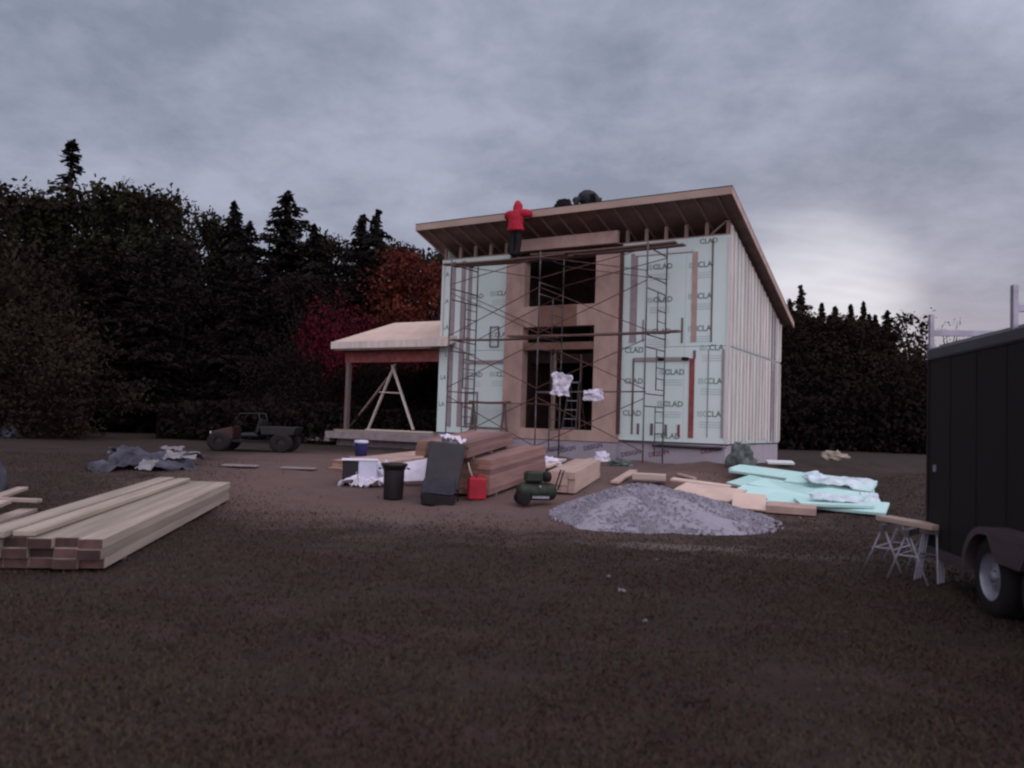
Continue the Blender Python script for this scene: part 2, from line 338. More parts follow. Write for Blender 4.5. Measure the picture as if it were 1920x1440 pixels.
# grass: one mass of short blades over the lawn, sparser on the bare soil
def grass():
    n = 240000
    y = 2.2+ (rng.random(n)**1.6)*17; x = (rng.random(n)*2-1)*(y*.72+.8)
    q = np.sqrt(((x+.6)/6.4)**2+((y-18)/6.6)**2); keep = (q > .72+rng.random(n)*.65)
    cl = np.array([mn.noise(Vector((a*.9, b*.9, 5))) for a, b in zip(x, y)]); keep &= (cl+rng.random(n)*.9 > 0.05)
    x, y = x[keep], y[keep]; n = len(x)
    z = np.array([gz(a, b) for a, b in zip(x, y)])
    h = .012+rng.random(n)*.022; th = rng.random(n)*6.283; w = .004+.004*rng.random(n)+y*.0004
    lx, ly = (rng.random(n)-.5)*.05, (rng.random(n)-.5)*.05
    V = np.empty((n, 3, 3)); c, s = np.cos(th)*w, np.sin(th)*w
    V[:, 0] = np.stack([x-c, y-s, z-.003], 1); V[:, 1] = np.stack([x+c, y+s, z-.003], 1); V[:, 2] = np.stack([x+lx, y+ly, z+h], 1)
    me = bpy.data.meshes.new('grass'); me.vertices.add(3*n); me.vertices.foreach_set('co', V.reshape(-1))
    me.loops.add(3*n); me.loops.foreach_set('vertex_index', np.arange(3*n, dtype=np.int32))
    me.polygons.add(n); me.polygons.foreach_set('loop_start', np.arange(0, 3*n, 3, dtype=np.int32)); me.update(calc_edges=True)
    tag(link_mesh('grass', me, MT['grass']), 'short dark worn grass over the foreground yard', 'grass', kind='stuff')
grass()
def debris():
    r_ = random.Random(12); b = MB()
    for k in range(350):
        y = 4+15*r_.random()**.8; x = (r_.random()*2-1)*min(6.5, y*.6); s = r_.uniform(.006, .022)
        if 10.8 < y < 15.6 and .3 < x < 4.8: continue
        b.hexa([Vector((x, y, gz(x, y)+s*.15))+Vector((c[0]*s*r_.uniform(.6, 1.2), c[1]*s*r_.uniform(.6, 1.2), c[2]*s*r_.uniform(.25, .5))) for c in ((-1, -1, -1), (1, -1, -1), (1, 1, -1), (-1, 1, -1), (-1, -1, 1), (1, -1, 1), (1, 1, 1), (-1, 1, 1))])
    tag(b.build('pebbles', 'pebble', None), 'small stones and wood chips scattered over the trodden yard', 'pebbles', kind='stuff')
debris()

# ------------------------------------------------------------------ trees
def quads_mesh(name, P, U, V_):                      # arrays of centres and half axes
    n = len(P); A = np.empty((n, 4, 3)); A[:, 0] = P-U-V_*.6; A[:, 1] = P+U-V_; A[:, 2] = P+U*.7+V_; A[:, 3] = P-U+V_*.8
    me = bpy.data.meshes.new(name); me.vertices.add(4*n); me.vertices.foreach_set('co', A.reshape(-1))
    me.loops.add(4*n); me.loops.foreach_set('vertex_index', np.arange(4*n, dtype=np.int32))
    me.polygons.add(n); me.polygons.foreach_set('loop_start', np.arange(0, 4*n, 4, dtype=np.int32)); me.update(calc_edges=True)
    return me
def rand_axes(n, s):
    a = rng.normal(size=(n, 3)); a /= np.linalg.norm(a, axis=1)[:, None]
    b = rng.normal(size=(n, 3)); b -= a*(a*b).sum(1)[:, None]; b /= np.linalg.norm(b, axis=1)[:, None]
    k = s*(.5+rng.random((n, 1))); return a*k, b*k*.7
def conifer_mesh(h, rad, seed, dense=1.0, tiers=34):
    r_ = random.Random(seed); P = []; U = []; V_ = []; tm = MB()
    tm.tube([(0, 0, 0), (0.04*h*.2, 0, h*.5), (0, 0, h)], [h*.016+.05, h*.01+.03, .015], 6)
    for i in range(tiers):
        f = (i+.5)/tiers; z = h*(.06+.94*f); R_ = rad*((1-f)**.78)*(0.60+.75*r_.random())+.05
        nb = max(6, int((10-3*f)*dense))
        for k in range(nb):
            th = r_.random()*6.283; L = R_*(.45+.75*r_.random()**1.2); dr = .10+.38*(1-f)*r_.random(); z = h*(.06+.94*(i+r_.random()*1.6)/tiers); z = min(z, h*.995)
            n = max(7, int(L*24*dense))
            if L > .8: tm.tube([(0, 0, z), (math.cos(th)*L*.8, math.sin(th)*L*.8, z-dr*L*.8)], [.03, .01], 3, False)
            for q in range(n):
                s = (q+.5+r_.random()*.8)/n; lat = (r_.random()-.5)*.70*L*(1.15-s)
                P.append((math.cos(th)*L*s-math.sin(th)*lat, math.sin(th)*L*s+math.cos(th)*lat, z-dr*L*s*(1-.55*s)+(r_.random()-.5)*.22))
                sz = .045+.05*r_.random(); a = th+(r_.random()-.5)*1.6
                U.append((math.cos(a)*sz*1.5, math.sin(a)*sz*1.5, -.05+(r_.random()-.5)*.08)); V_.append((-math.sin(a)*sz*.6, math.cos(a)*sz*.6, (r_.random()-.5)*.12))
    return tm, np.array(P), np.array(U), np.array(V_)
def broad_mesh(h, rad, seed, n=12500, base=.16, gap=.0, leaf=.075):
    r_ = random.Random(seed); g2 = np.random.default_rng(seed); tm = MB()
    tm.tube([(0, 0, 0), (.1, .05, h*.3), (0, .1, h*.62)], [h*.018+.06, h*.013+.04, .05], 7)
    C = []
    nl = 26
    for k in range(nl):
        z = h*(base+(.97-base)*(k+.5)/nl); f = (z/h-base)/(1-base); R_ = rad*math.sin(math.pi*min(.96, .14+.80*f))**.55
        th = k*2.4+r_.random(); d = R_*(.30+.6*r_.random()); c = Vector((math.cos(th)*d, math.sin(th)*d, z))
        C.append((c, rad*(.26+.20*r_.random())))
        tm.tube([(0, 0, max(h*.12, z*.6-.3)), (c.x*.5, c.y*.5, z*.82), tuple(c)], [.07, .045, .015], 4, False)
    C.append((Vector((0, 0, h*.94)), rad*.3))
    P = []
    for (c, s) in C:
        m = int(n/len(C)); q = g2.normal(size=(m, 3)); q /= np.linalg.norm(q, axis=1)[:, None]
        q *= (g2.random((m, 1))**.45)*s*(1+.35*np.sin(q[:, :1]*7+c.x)); q[:, 2] *= .8; P.append(q+np.array(c))
    P = np.concatenate(P); a, b = rand_axes(len(P), leaf); return tm, P, a, b
PROTO = {}
def proto(kind):
    if kind in PROTO: return PROTO[kind]
    K = {'spruceA': lambda: conifer_mesh(10, 2.5, 1, 1.3), 'spruceB': lambda: conifer_mesh(10, 3.1, 2, 1.3, 30), 'spruceC': lambda: conifer_mesh(10, 1.5, 3, 1.2, 30),
         'spruceS': lambda: conifer_mesh(10, 1.7, 4, .75, 26), 'broadA': lambda: broad_mesh(10, 3.0, 11), 'broadB': lambda: broad_mesh(10, 3.4, 12), 'broadC': lambda: broad_mesh(10, 2.4, 13),
         'sparse': lambda: broad_mesh(10, 2.0, 14, 1500, .4, leaf=.10), 'bare': lambda: broad_mesh(10, 1.6, 15, 260, .35, leaf=.05), 'bushA': lambda: broad_mesh(6, 4.2, 16, 15000, .03), 'colA': lambda: conifer_mesh(10, 1.6, 17, 1.9, 40), 'colB': lambda: conifer_mesh(10, 1.9, 18, 1.8, 40)}
    tm, P, U, V_ = K[kind](); cm = quads_mesh('crown', P, U, V_)
    tme = bpy.data.meshes.new('trunk'); tme.from_pydata([tuple(v) for v in tm.v], [], tm.f); tme.update(); tme.materials.append(MT['bark'])
    PROTO[kind] = (tme, cm, float(P[:, 2].max())); return PROTO[kind]
CROWN = {}
def tree(name, px, ytop, Y, kind, mat, label, cat='tree', group=None, wide=1.0, lean=0.0):
    tme, cm, h0 = proto(kind)
    key = (kind, mat)
    if key not in CROWN:
        c2 = cm.copy(); c2.materials.append(MT[mat]); CROWN[key] = c2
    top = at(px, ytop, Y); base = gz(top.x, Y) if Y < 90 else .5
    s = (top.z-base)/h0
    o = thing(name, label, cat, (top.x, Y, base-.05), random.random()*6.28, group)
    o.scale = (s*wide, s*wide, s)
    if lean: o.rotation_euler = (0, lean, 0)
    for nm, m in (('trunk', tme), ('crown', CROWN[key])):
        c = bpy.data.objects.new(nm, m); COL.objects.link(c); c.parent = o
    return o
LW = 'trees of the wood on the left'
for a in [
 ('spruce_tree', 116, 262, 47, 'spruceS', 'spruce', 'tallest dark spruce with a thin ragged top above the left wood', 1.5, .04),
 ('broadleaf_tree', 25, 332, 48, 'broadB', 'olive', 'brownish broadleaf tree at the left edge of the wood, left of the tallest spruce', 1.2),
 ('broadleaf_tree', 75, 352, 44, 'broadA', 'broad', 'dark broadleaf tree standing just left of the tallest ragged spruce', 1.1),
 ('broadleaf_tree', 165, 345, 46, 'broadB', 'broad', 'broad dark green tree just right of the tallest ragged spruce', 1.1),
 ('broadleaf_tree', 238, 330, 43, 'broadA', 'broad', 'green broadleaf tree with the highest round crown left of the gap in the wood', 1.0),
 ('broadleaf_tree', 293, 348, 42, 'broadC', 'broad', 'green broadleaf tree whose shoulder slopes down to the gap in the skyline', .95),
 ('broadleaf_tree', 335, 442, 40, 'broadC', 'spruce', 'low dark tree at the foot of the slope beside the skyline gap', 1.3),
 ('bare_tree', 364, 424, 50, 'bare', 'olive', 'nearly bare thin tree in the skyline gap of the left wood', .9),
 ('broadleaf_tree', 402, 393, 46, 'broadC', 'broad', 'small light green round tree left of the double spruce', .75),
 ('spruce_tree', 440, 377, 45, 'spruceA', 'spruce', 'spruce with a clean pointed top right of the light green round tree', .9),
 ('spruce_tree', 470, 415, 43, 'spruceB', 'spruce', 'shorter spruce filling between the two pointed spruces', 1.0),
 ('spruce_tree', 542, 359, 44, 'spruceB', 'spruce', 'wide tiered spruce, the tallest in the middle of the wood', 1.25),
 ('spruce_tree', 590, 420, 42, 'spruceA', 'spruce', 'dark shoulder spruce just right of the wide tiered spruce', 1.1),
 ('broadleaf_tree', 628, 430, 45, 'broadC', 'olive', 'thin leafed dark tree between the tiered spruce and the double topped spruce', .8),
 ('spruce_tree', 708, 393, 42, 'spruceA', 'spruce', 'right hand top of the double topped spruce above the red maple', .95),
 ('spruce_tree', 682, 402, 43, 'spruceB', 'spruce', 'left hand top of the double topped spruce above the red maple', .95),
 ('broadleaf_tree', 742, 442, 41, 'broadC', 'olive', 'brown green tree between the double topped spruce and the orange tree', .8),
 ('autumn_tree', 772, 458, 39, 'broadA', 'orange_leaf', 'rust orange autumn tree standing left of the house', 1.05),
 ('autumn_tree', 826, 480, 38, 'broadB', 'orange_leaf', 'darker rust tree partly hidden behind the left corner of the house', .95),
 ('broadleaf_tree', 790, 458, 58, 'sparse', 'olive', 'thin grey green treetop showing over the orange tree', 1.0),
 ('broadleaf_tree', 850, 470, 52, 'broadC', 'broad', 'green treetop peeping out under the left eave of the house', 1.0),
 ('maple_tree', 650, 548, 35, 'bushA', 'red_leaf', 'low crimson maple glowing behind the porch roof', .72),
 ('maple_tree', 716, 590, 36, 'bushA', 'red_leaf', 'smaller crimson maple directly behind the porch roof', .6),
 ('broadleaf_tree', 20, 440, 30, 'bushA', 'olive', 'nearer olive brown tree filling the left edge below the wood', .8),
 ('broadleaf_tree', 85, 560, 27, 'bushA', 'olive', 'nearest low olive tree in front of the left wood', 1.1),
]:
    tree(a[0], a[1], a[2], a[3], a[4], a[5], a[6], group=LW, wide=a[7], lean=a[8] if len(a) > 8 else 0)
k = 0
for px, yt, Y, kd, mt in [(150, 470, 38, 'broadB', 'brush'), (215, 440, 37, 'spruceB', 'brush'), (280, 480, 36, 'spruceA', 'brush'), (345, 520, 38, 'broadA', 'brush'), (400, 500, 39, 'spruceB', 'brush'), (455, 490, 37, 'spruceA', 'brush'), (510, 480, 38, 'spruceB', 'brush'), (565, 500, 37, 'broadB', 'brush'), (620, 500, 39, 'spruceB', 'brush'), (675, 490, 39, 'spruceA', 'brush'), (-40, 420, 36, 'broadB', 'brush'), (-130, 380, 42, 'broadA', 'olive'), (-230, 360, 40, 'broadB', 'broad'), (60, 470, 35, 'spruceB', 'brush')]:
    tree('understorey_tree', px, yt, Y, kd, mt, 'dark understorey tree merging into the shade of the left wood', group='shaded trees low in the left wood', wide=1.15)
for px, yt in [(545, 628), (596, 646), (640, 655), (700, 655), (755, 668), (810, 665)]:
    tree('understorey_bush', px, yt, 33.5, 'bushA', 'brush', 'dark bush in the shade behind the porch', group='dark bushes behind the porch', wide=.9)
RW = 'conifers of the wood on the right'
for a in [
 ('spruce_tree', 1502, 534, 50, 'spruceA', 'olive', 'tallest spruce right of the house, close beside the end of the roof', .85),
 ('spruce_tree', 1480, 560, 52, 'spruceB', 'olive', 'spruce half hidden behind the low end of the house roof', .8),
 ('cedar_tree', 1541, 568, 54, 'colA', 'olive', 'narrow conifer, first in the row right of the tallest spruce', 1.0),
 ('cedar_tree', 1566, 574, 55, 'colB', 'olive', 'narrow conifer, second in the row right of the tallest spruce', 1.1),
 ('cedar_tree', 1595, 571, 54, 'colA', 'olive', 'narrow conifer in the middle of the row right of the house', 1.0),
 ('cedar_tree', 1619, 565, 55, 'colA', 'olive', 'highest pointed narrow conifer in the middle of the row', .8),
 ('cedar_tree', 1641, 590, 55, 'colB', 'olive', 'shorter narrow conifer between the pointed one and the stout end one', 1.0),
 ('cedar_tree', 1664, 582, 53, 'colB', 'broad', 'stout narrow conifer at the right end of the row', 1.15),
 ('broadleaf_tree', 1711, 577, 52, 'sparse', 'olive', 'thin see-through tree standing alone left of the trailer', .95),
 ('bare_tree', 1778, 598, 60, 'bare', 'olive', 'faint bare tree behind the trailer roof rack', .9),
]:
    tree(a[0], a[1], a[2], a[3], a[4], a[5], a[6], group=RW, wide=a[7])
for px, yt, Y, kd in [(1465, 580, 47, 'bushA'), (1506, 572, 48, 'broadB'), (1528, 584, 48, 'broadC'), (1556, 590, 46, 'spruceB'), (1580, 583, 48, 'broadC'), (1608, 592, 47, 'broadB'), (1630, 588, 49, 'spruceA'), (1652, 602, 47, 'broadC'), (1675, 626, 46, 'bushA'), (1705, 655, 46, 'bushA'), (1735, 652, 47, 'bushA'), (1775, 650, 47, 'bushA'), (1830, 650, 47, 'bushA'), (1890, 640, 47, 'bushA'), (1960, 620, 46, 'broadA'), (2050, 600, 46, 'broadB')]:
    tree('understorey_tree', px, yt, Y, kd, 'olive' if px > 1500 else 'brush', 'low dark bushy tree in front of the right hand conifer row', group='bushy trees low in the right wood', wide=1.0)
def undergrowth(px0, px1, Y0, Y1, h, n, name_label, lf=.2):
    px = px0+(px1-px0)*rng.random(n); Y = Y0+(Y1-Y0)*rng.random(n); X = (px-960)/F*Y
    hh = np.array([h*(.65+.5*mn.noise(Vector((a*.25, b*.25, 3)))) for a, b in zip(X, Y)])
    z = .4+hh*rng.random(n)**.8
    a, b = rand_axes(n, lf); me = quads_mesh('undergrowth', np.stack([X, Y, z], 1), a, b)
    tag(link_mesh('undergrowth', me, MT['brush']), name_label, 'undergrowth', kind='stuff')
undergrowth(-500, 900, 37, 50, 6.5, 110000, 'dense dark undergrowth below the left wood', .11)
undergrowth(1380, 2500, 42, 52, 4.5, 70000, 'dense dark undergrowth below the right wood', .11)
undergrowth(300, 830, 29, 33, 2.1, 30000, 'low scrub behind the porch and the parked utility vehicle', .075)

# ------------------------------------------------------------------ house
HB = Vector((5.8616, 21.9, 1.0847)); HU = Vector((-0.85796, 0.51371, 0)); HV = Vector((0.51371, 0.85796, 0))
HRZ = math.atan2(-HU.y, -HU.x)
def HP(px, py, off=0.0):                            # pixel -> house-local point on the plane y = off
    r = world_ray(px, py); P0 = HB+HV*off; tt = (P0-O).dot(HV)/r.dot(HV); q = O+r*tt-HB
    return Vector((-q.dot(HU), off, q.z))
def H2W(p): return HB - HU*p[0] + HV*p[1] + Vector((0, 0, p[2]))
house = thing('house', 'two storey house under construction with pale green foam walls and a sloping shed roof', 'house', HB, HRZ)
WD, DP, Z1, ZT = 9.71, 6.3, 2.69, 5.76
SL = .335; ZS = 6.2                                  # soffit height at the front wall, falls to the back
def zs(y): return ZS - SL*y
# front walls: foam left, sheathed bay in the middle with two openings, foam right
def panel(x0, x1, z0, z1, name='foam_panel', mat='foam', y=0.0, th=.15, **k):
    return MB().box(x0, x1, y, y+th, z0, z1).build(name, mat, house, **k)
XB0, XB1 = -7.05, -3.16                              # bay
panel(-WD, XB0-.002, 0, Z1-.006); panel(-WD, XB0-.002, Z1+.006, ZT)
panel(XB1+.002, 0, 0, Z1-.006); panel(XB1+.002, 0, Z1+.006, ZT)
bay = MB()
by0, by1 = -.20, .15
wx0, wx1 = -6.38, -3.93
for (a, b, c, d) in [(XB0, wx0, -.08, 5.57), (wx1, XB1, -.08, 5.57), (wx0, wx1, -.08, .24), (wx0, wx1, 3.37, 4.01), (wx0, wx1, 5.48, 5.57)]:
    bay.box(a, b, by0, by1, c, d)
bay.build('bay_wall', 'osb', house)
MB().box(-5.83, -4.52, by0-.012, by0-.002, 3.38, 4.0).build('sheathing_patch', 'osb_dark', house)['label'] = 'darker sheathing patch between the two openings'
MB().box(wx0+.002, wx1-.002, by0+.03, .1, 2.66, 2.88).build('opening_beam', 'osb_dark', house)
MB().box(-6.78, -3.20, by0-.16, by0-.003, 5.74, 6.10).build('header_board', 'osb', house)
MB().box(XB1+.004, XB1+.045, by0-.01, -.003, .16, 5.6).build('return_strip', 'rust', house)  # dark brown strip along the right return of the bay
for x in (-5.35,):
    MB().box(x, x+.04, .0, .09, .242, 2.655).build('stud', 'stud', house)
for x in (-5.9, -4.9, -4.4):
    MB().box(x, x+.04, .9, .99, .05, 2.6).build('stud', 'stud', house)
for x in (-1.22, -2.44, -8.27, -9.2):
    for (a, b) in ((0, Z1-.01), (Z1+.01, ZT)): MB().box(x-.004, x+.004, -.003, .001, a, b).build('panel_seam', 'print_pale', house)
# other walls
def sidewall(x0, x1, name, mat):
    return MB().hexa([(x0, .152, 0), (x1, .152, 0), (x1, DP, 0), (x0, DP, 0), (x0, .152, zs(0)-.1), (x1, .152, zs(0)-.1), (x1, DP, zs(DP)-.1), (x0, DP, zs(DP)-.1)]).build(name, mat, house)
sidewall(-.15, 0, 'side_wall', 'side_sheet'); sidewall(-WD, -WD+.15, 'side_wall', 'foam')
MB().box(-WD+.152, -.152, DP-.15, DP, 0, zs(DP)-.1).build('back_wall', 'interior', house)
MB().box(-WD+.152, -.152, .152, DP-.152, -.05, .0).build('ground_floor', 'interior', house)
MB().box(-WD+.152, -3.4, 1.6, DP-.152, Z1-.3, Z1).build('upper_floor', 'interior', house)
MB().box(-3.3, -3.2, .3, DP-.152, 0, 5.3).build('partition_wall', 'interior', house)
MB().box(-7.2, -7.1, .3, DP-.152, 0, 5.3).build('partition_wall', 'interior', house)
# foundation
fo = MB().box(-WD+.03, XB0, .03, .25, -.75, -.04).box(XB0, XB1, by0+.03, .25, -.75, -.10).box(XB1, -.03, .03, .25, -.75, -.04); fo.build('foundation_wall', 'foundation', house)
MB().box(-.25, -.032, .252, DP-.03, -.75, -.04).build('foundation_wall', 'foundation', house)
MB().box(-WD+.01, -.01, .05, .3, -.04, -.001).build('sill_gap', 'black', house)
MB().bar((-3.1, -.02, -.05), (.03, -.03, -.10), .03, .02).build('flashing_strip', 'black', house)
MB().bar((-2.1, -.04, -.13), (-.1, -.04, -.14), .03, .05).build('flashing_strip', 'black', house)
# side wall battens (strapping)
nb = 17
for i in range(nb):
    y = .12+i*(DP-.24)/(nb-1)+random.uniform(-.02, .02); w = .048+.03*random.random()
    m_ = 'batten' if random.random() > .08 else 'batten_mauve'
    MB().box(.002, .040, y-w, y+w, .02+.12*random.random(), Z1-.05).build('batten', m_, house)
    top = zs(y)-.12
    MB().box(.002, .040, y-w, y+w, Z1+.04, top).build('batten', m_, house)
MB().box(.002, .03, .02, .12, 0, zs(.1)-.15).build('corner_trim', 'batten', house)
MB().box(.026, .04, 5.15, 5.22, .4, 2.35).build('side_frame_board', 'batten_mauve', house)
MB().box(.002, .012, 0.0, DP, Z1-.014, Z1+.014).build('seam_tape', 'batten_mauve', house)
# battens and boards on the front
def fb(px0, px1, y0, y1, mat, name='batten', th=.022, label=None):
    a = HP(px0, y1); b = HP(px1, y0); z0 = HP((px0+px1)/2, y1).z; z1 = HP((px0+px1)/2, y0).z
    o = MB().box(a.x, b.x, -.003-th, -.003, z0, z1).build(name, mat, house)
    if label: o['label'] = label
for a in [(1180, 1197, 476, 642, 'batten_mauve'), (1296, 1309, 472, 640, 'osb'), (1332, 1339, 448, 641, 'batten_dark'), (1277, 1281.5, 596, 643, 'batten_dark'), (1204, 1208, 600, 640, 'batten_mauve'),
          (1183, 1190, 672, 814, 'batten_dark'), (1300, 1305, 657, 672, 'batten_dark'), (1290, 1303, 672, 821, 'batten_red'), (1325, 1330, 655, 820, 'batten_mauve'), (1351, 1359, 655, 821, 'batten_mauve'),
          (1194, 1199, 794, 814, 'batten_dark'), (1219, 1225, 794, 816, 'batten_dark'), (1246, 1251, 796, 818, 'batten_dark'), (1270, 1275, 796, 819, 'batten_red'),
          (845, 849, 492, 800, 'batten_mauve'), (864, 867, 490, 800, 'batten_mauve'), (876, 880, 495, 802, 'batten_mauve'), (1362, 1366, 445, 830, 'foam_pale'), (831, 834, 492, 640, 'batten')]:
    fb(*a)
for (x0, x1, y0, y1, m_) in [(1192, 1300, 474, 481, 'foam_pale'), (1190, 1290, 671, 677, 'batten_mauve'), (872, 948, 677, 681, 'batten_mauve')]:
    a = HP(x0, (y0+y1)/2); b = HP(x1, (y0+y1)/2); MB().box(a.x, b.x, -.05, -.027, a.z-.05, a.z+.05).build('cross_batten', m_, house)
for (x0, x1, y0, y1) in [(919, 937, 612, 651), (872, 897, 735, 795)]:
    a = HP(x0, y1); b = HP(x1, y0); q = MB()
    for (c, d, e, f_) in ((a.x, a.x+.03, a.z, b.z), (b.x-.03, b.x, a.z, b.z), (a.x, b.x, b.z-.03, b.z), (a.x, b.x, a.z, a.z+.03)): q.box(c, d, -.055, -.03, e, f_)
    q.build('outline_frame', 'batten_dark', house)
# printed foam lettering
def fl(px, py, text='CLAD', size=.225, mat='print_green', pl=None, y=-.004):
    q = HP(px, py); M4 = Matrix.Translation((q.x, y, q.z)) @ Matrix.Rotation(R(90), 4, 'X')
    lettering('lettering', text, size, mat, house, M4)
    if pl:
        w = size*1.35
        M4 = Matrix.Translation((q.x-w, y, q.z)) @ Matrix.Rotation(R(90), 4, 'X'); lettering('lettering', pl, size*.95, 'print_pale', house, M4)
        s = MB(); 
        for j in range(3):
            zz_ = q.z-.22-.07*j
            s.box(q.x-w*1.3, q.x+w*.75, y-.002, y+.002, zz_-.007, zz_+.007)
        s.build('print_lines', 'print_pale', house)
for (px, py) in [(1243, 500), (1243, 562), (1240, 622), (1265, 698), (1262, 758), (1257, 818)]: fl(px, py, pl='ISO')
for (px, py) in [(1322, 496), (1321, 555), (1320, 616), (1343, 652), (1340, 715), (1338, 777)]: fl(px, py, 'CLA', pl='ISO')
for (px, py) in [(1189, 657), (1188, 715), (1185, 775)]: fl(px, py)
for (px, py) in [(1329, 452)]: fl(px, py, 'CLAD', .2)
for (px, py) in [(942, 550), (941, 702), (893, 556), (891, 703), (938, 628)]: fl(px, py, 'CLAD' if px < 900 else 'CLA', .22, pl='ISO')
for (px, py) in [(837, 515), (836, 565), (836, 614), (831, 708), (828, 758), (840, 665)]: fl(px, py, 'LA', .2)
for j, (px, py) in enumerate([(1062, 843), (1112, 838), (1183, 850), (1235, 850), (1334, 844), (1040, 842)]):
    off = by0+.03-.004 if px < 1165 else .026
    q = HP(px, py, off); M4 = Matrix.Translation((q.x, off, q.z)) @ Matrix.Rotation(R(90), 4, 'X') @ Matrix.Rotation(R(13), 4, 'Z')
    lettering('lettering', 'DESIGN', .18, 'print_purple' if px < 1200 else 'print_red', house, M4)
# roof: trusses, sheathing, fascia
RX0, RX1, RY0, RY1 = -10.05, .35, -1.1, 6.75
def slab(x0, x1, y0, y1, lo, hi): 
    return MB().hexa([(x0, y0, zs(y0)+lo), (x1, y0, zs(y0)+lo), (x1, y1, zs(y1)+lo), (x0, y1, zs(y1)+lo), (x0, y0, zs(y0)+hi), (x1, y0, zs(y0)+hi), (x1, y1, zs(y1)+hi), (x0, y1, zs(y1)+hi)])
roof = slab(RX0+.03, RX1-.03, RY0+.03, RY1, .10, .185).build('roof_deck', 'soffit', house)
roof['label'] = 'underside of bare sheathing carried by trusses'
slab(RX0, RX1, RY0, RY0+.028, -.0, .20).build('front_fascia', 'fascia', house)
slab(RX1-.028, RX1, RY0+.03, RY1, -.0, .20).build('rake_fascia', 'osb', house)
slab(RX0, RX0+.028, RY0+.03, RY1, .0, .20).build('rake_fascia', 'osb', house)
slab(RX0-.01, RX1+.005, RY0-.005, RY1, .205, .222).build('roof_underlay', 'black', house)
nt_ = 17
for i in range(nt_):
    x = -9.62+i*(9.55/(nt_-1)); tr = slab(x-.019, x+.019, RY0+.03, RY1-.05, .0, .098)
    tr.box(x-.045, x+.045, .03, .12, ZT+.04, zs(.1)-.002)
    tr.box(x-.019, x+.019, .14, DP-.3, ZT-1.6 if False else ZT-.02, ZT+.04) if False else None
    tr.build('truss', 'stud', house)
for (x, x2) in ((-3.75, -3.3), (-.55, -.12)):
    MB().bar((x, .08, ZT+.06), (x2, .08, ZS-.03), .04, .07, (0, 1, 0)).build('truss_web', 'stud', house)
MB().box(-WD, -.0, .0, .14, ZT+.002, ZT+.038).build('top_plate', 'stud', house)
MB().box(-WD, 0, .9, .95, ZT-.3, zs(.9)).build('gap_shade_panel', 'black', house)  # added black panel stands in for the darkness behind the truss gap
MB().bar((RX0+.1, RY0-.01, zs(RY0)-.0), (RX0+.1, -.02, ZT+.05), .05, .05).v  # (geometry helper check)
# porch on the left side
PY0, PYR = -.5, 3.0; PX0, PX1 = -14.1, -WD-.005; PZ = 3.05
def pslab(x0, x1, y0, y1, lo, hi, s=.32):
    z = lambda y: PZ+s*(y-PY0)
    return MB().hexa([(x0, y0, z(y0)+lo), (x1, y0, z(y0)+lo), (x1, y1, z(y1)+lo), (x0, y1, z(y1)+lo), (x0, y0, z(y0)+hi), (x1, y0, z(y0)+hi), (x1, y1, z(y1)+hi), (x0, y1, z(y1)+hi)])
pslab(PX0, PX1, PY0, PYR, -.05, 0).build('porch_roof', 'ply', house)
pslab(PX1, -9.05, PY0, -.03, -.05, 0).build('porch_roof', 'ply', house)
MB().hexa([(PX0, PYR, PZ+1.07), (PX1, PYR, PZ+1.07), (PX1, 6.3, PZ+.0), (PX0, 6.3, PZ+.0), (PX0, PYR, PZ+1.12), (PX1, PYR, PZ+1.12), (PX1, 6.3, PZ+.05), (PX0, 6.3, PZ+.05)]).build('porch_roof', 'ply', house)
MB().box(PX0-.02, -9.03, PY0-.03, PY0-.002, PZ-.24, PZ+.004).build('porch_fascia', 'batten', house)
pslab(-9.048, -9.02, PY0, -.03, -.22, .01).build('porch_fascia', 'batten', house)
pslab(PX0-.03, PX0-.002, PY0, PYR, -.22, .002).build('porch_fascia', 'batten', house)
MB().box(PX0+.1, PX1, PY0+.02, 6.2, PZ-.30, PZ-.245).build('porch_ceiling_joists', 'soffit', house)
MB().box(-13.85, -WD-.003, -.06, .08, 2.35, 2.74).build('porch_beam', 'batten_red', house)
MB().box(-13.78, -13.64, -.06, .08, -.04, 2.348).build('porch_post', 'batten_dark', house)
MB().box(-13.78, -13.64, 5.6, 5.74, -.04, 2.74).build('porch_post', 'batten_dark', house)
for (a, b, yy) in (((690, 806), (741, 682), .25), ((775, 806), (735, 684), .25), ((657, 800), (742, 690), .4)):
    p, q = HP(*a, yy), HP(*b, yy); MB().bar(p, q, .04, .10, (0, 1, 0)).build('brace', 'batten' if yy < .3 else 'stud', house)
p, q = HP(711, 735, .20), HP(750, 737, .20); MB().bar(p, q, .03, .035).build('brace', 'ply', house)
MB().box(-14.2, -WD, -.15, 6.0, -.14, -.05).build('porch_deck', 'lumber_grey', house)
MB().box(-14.2, -6.9, -.55, -.16, -.36, -.12).build('porch_step', 'concrete', house)
MB().box(-15.8, -14.21, -.3, .9, -.50, -.36).build('porch_step', 'concrete', house)
MB().box(-14.1, -WD, -.05, 5.9, -.75, -.141).build('porch_base', 'concrete', house)
MB().box(-12.7, -9.8, -.14, -.02, -.048, .0).build('deck_edge_board', 'batten', house)

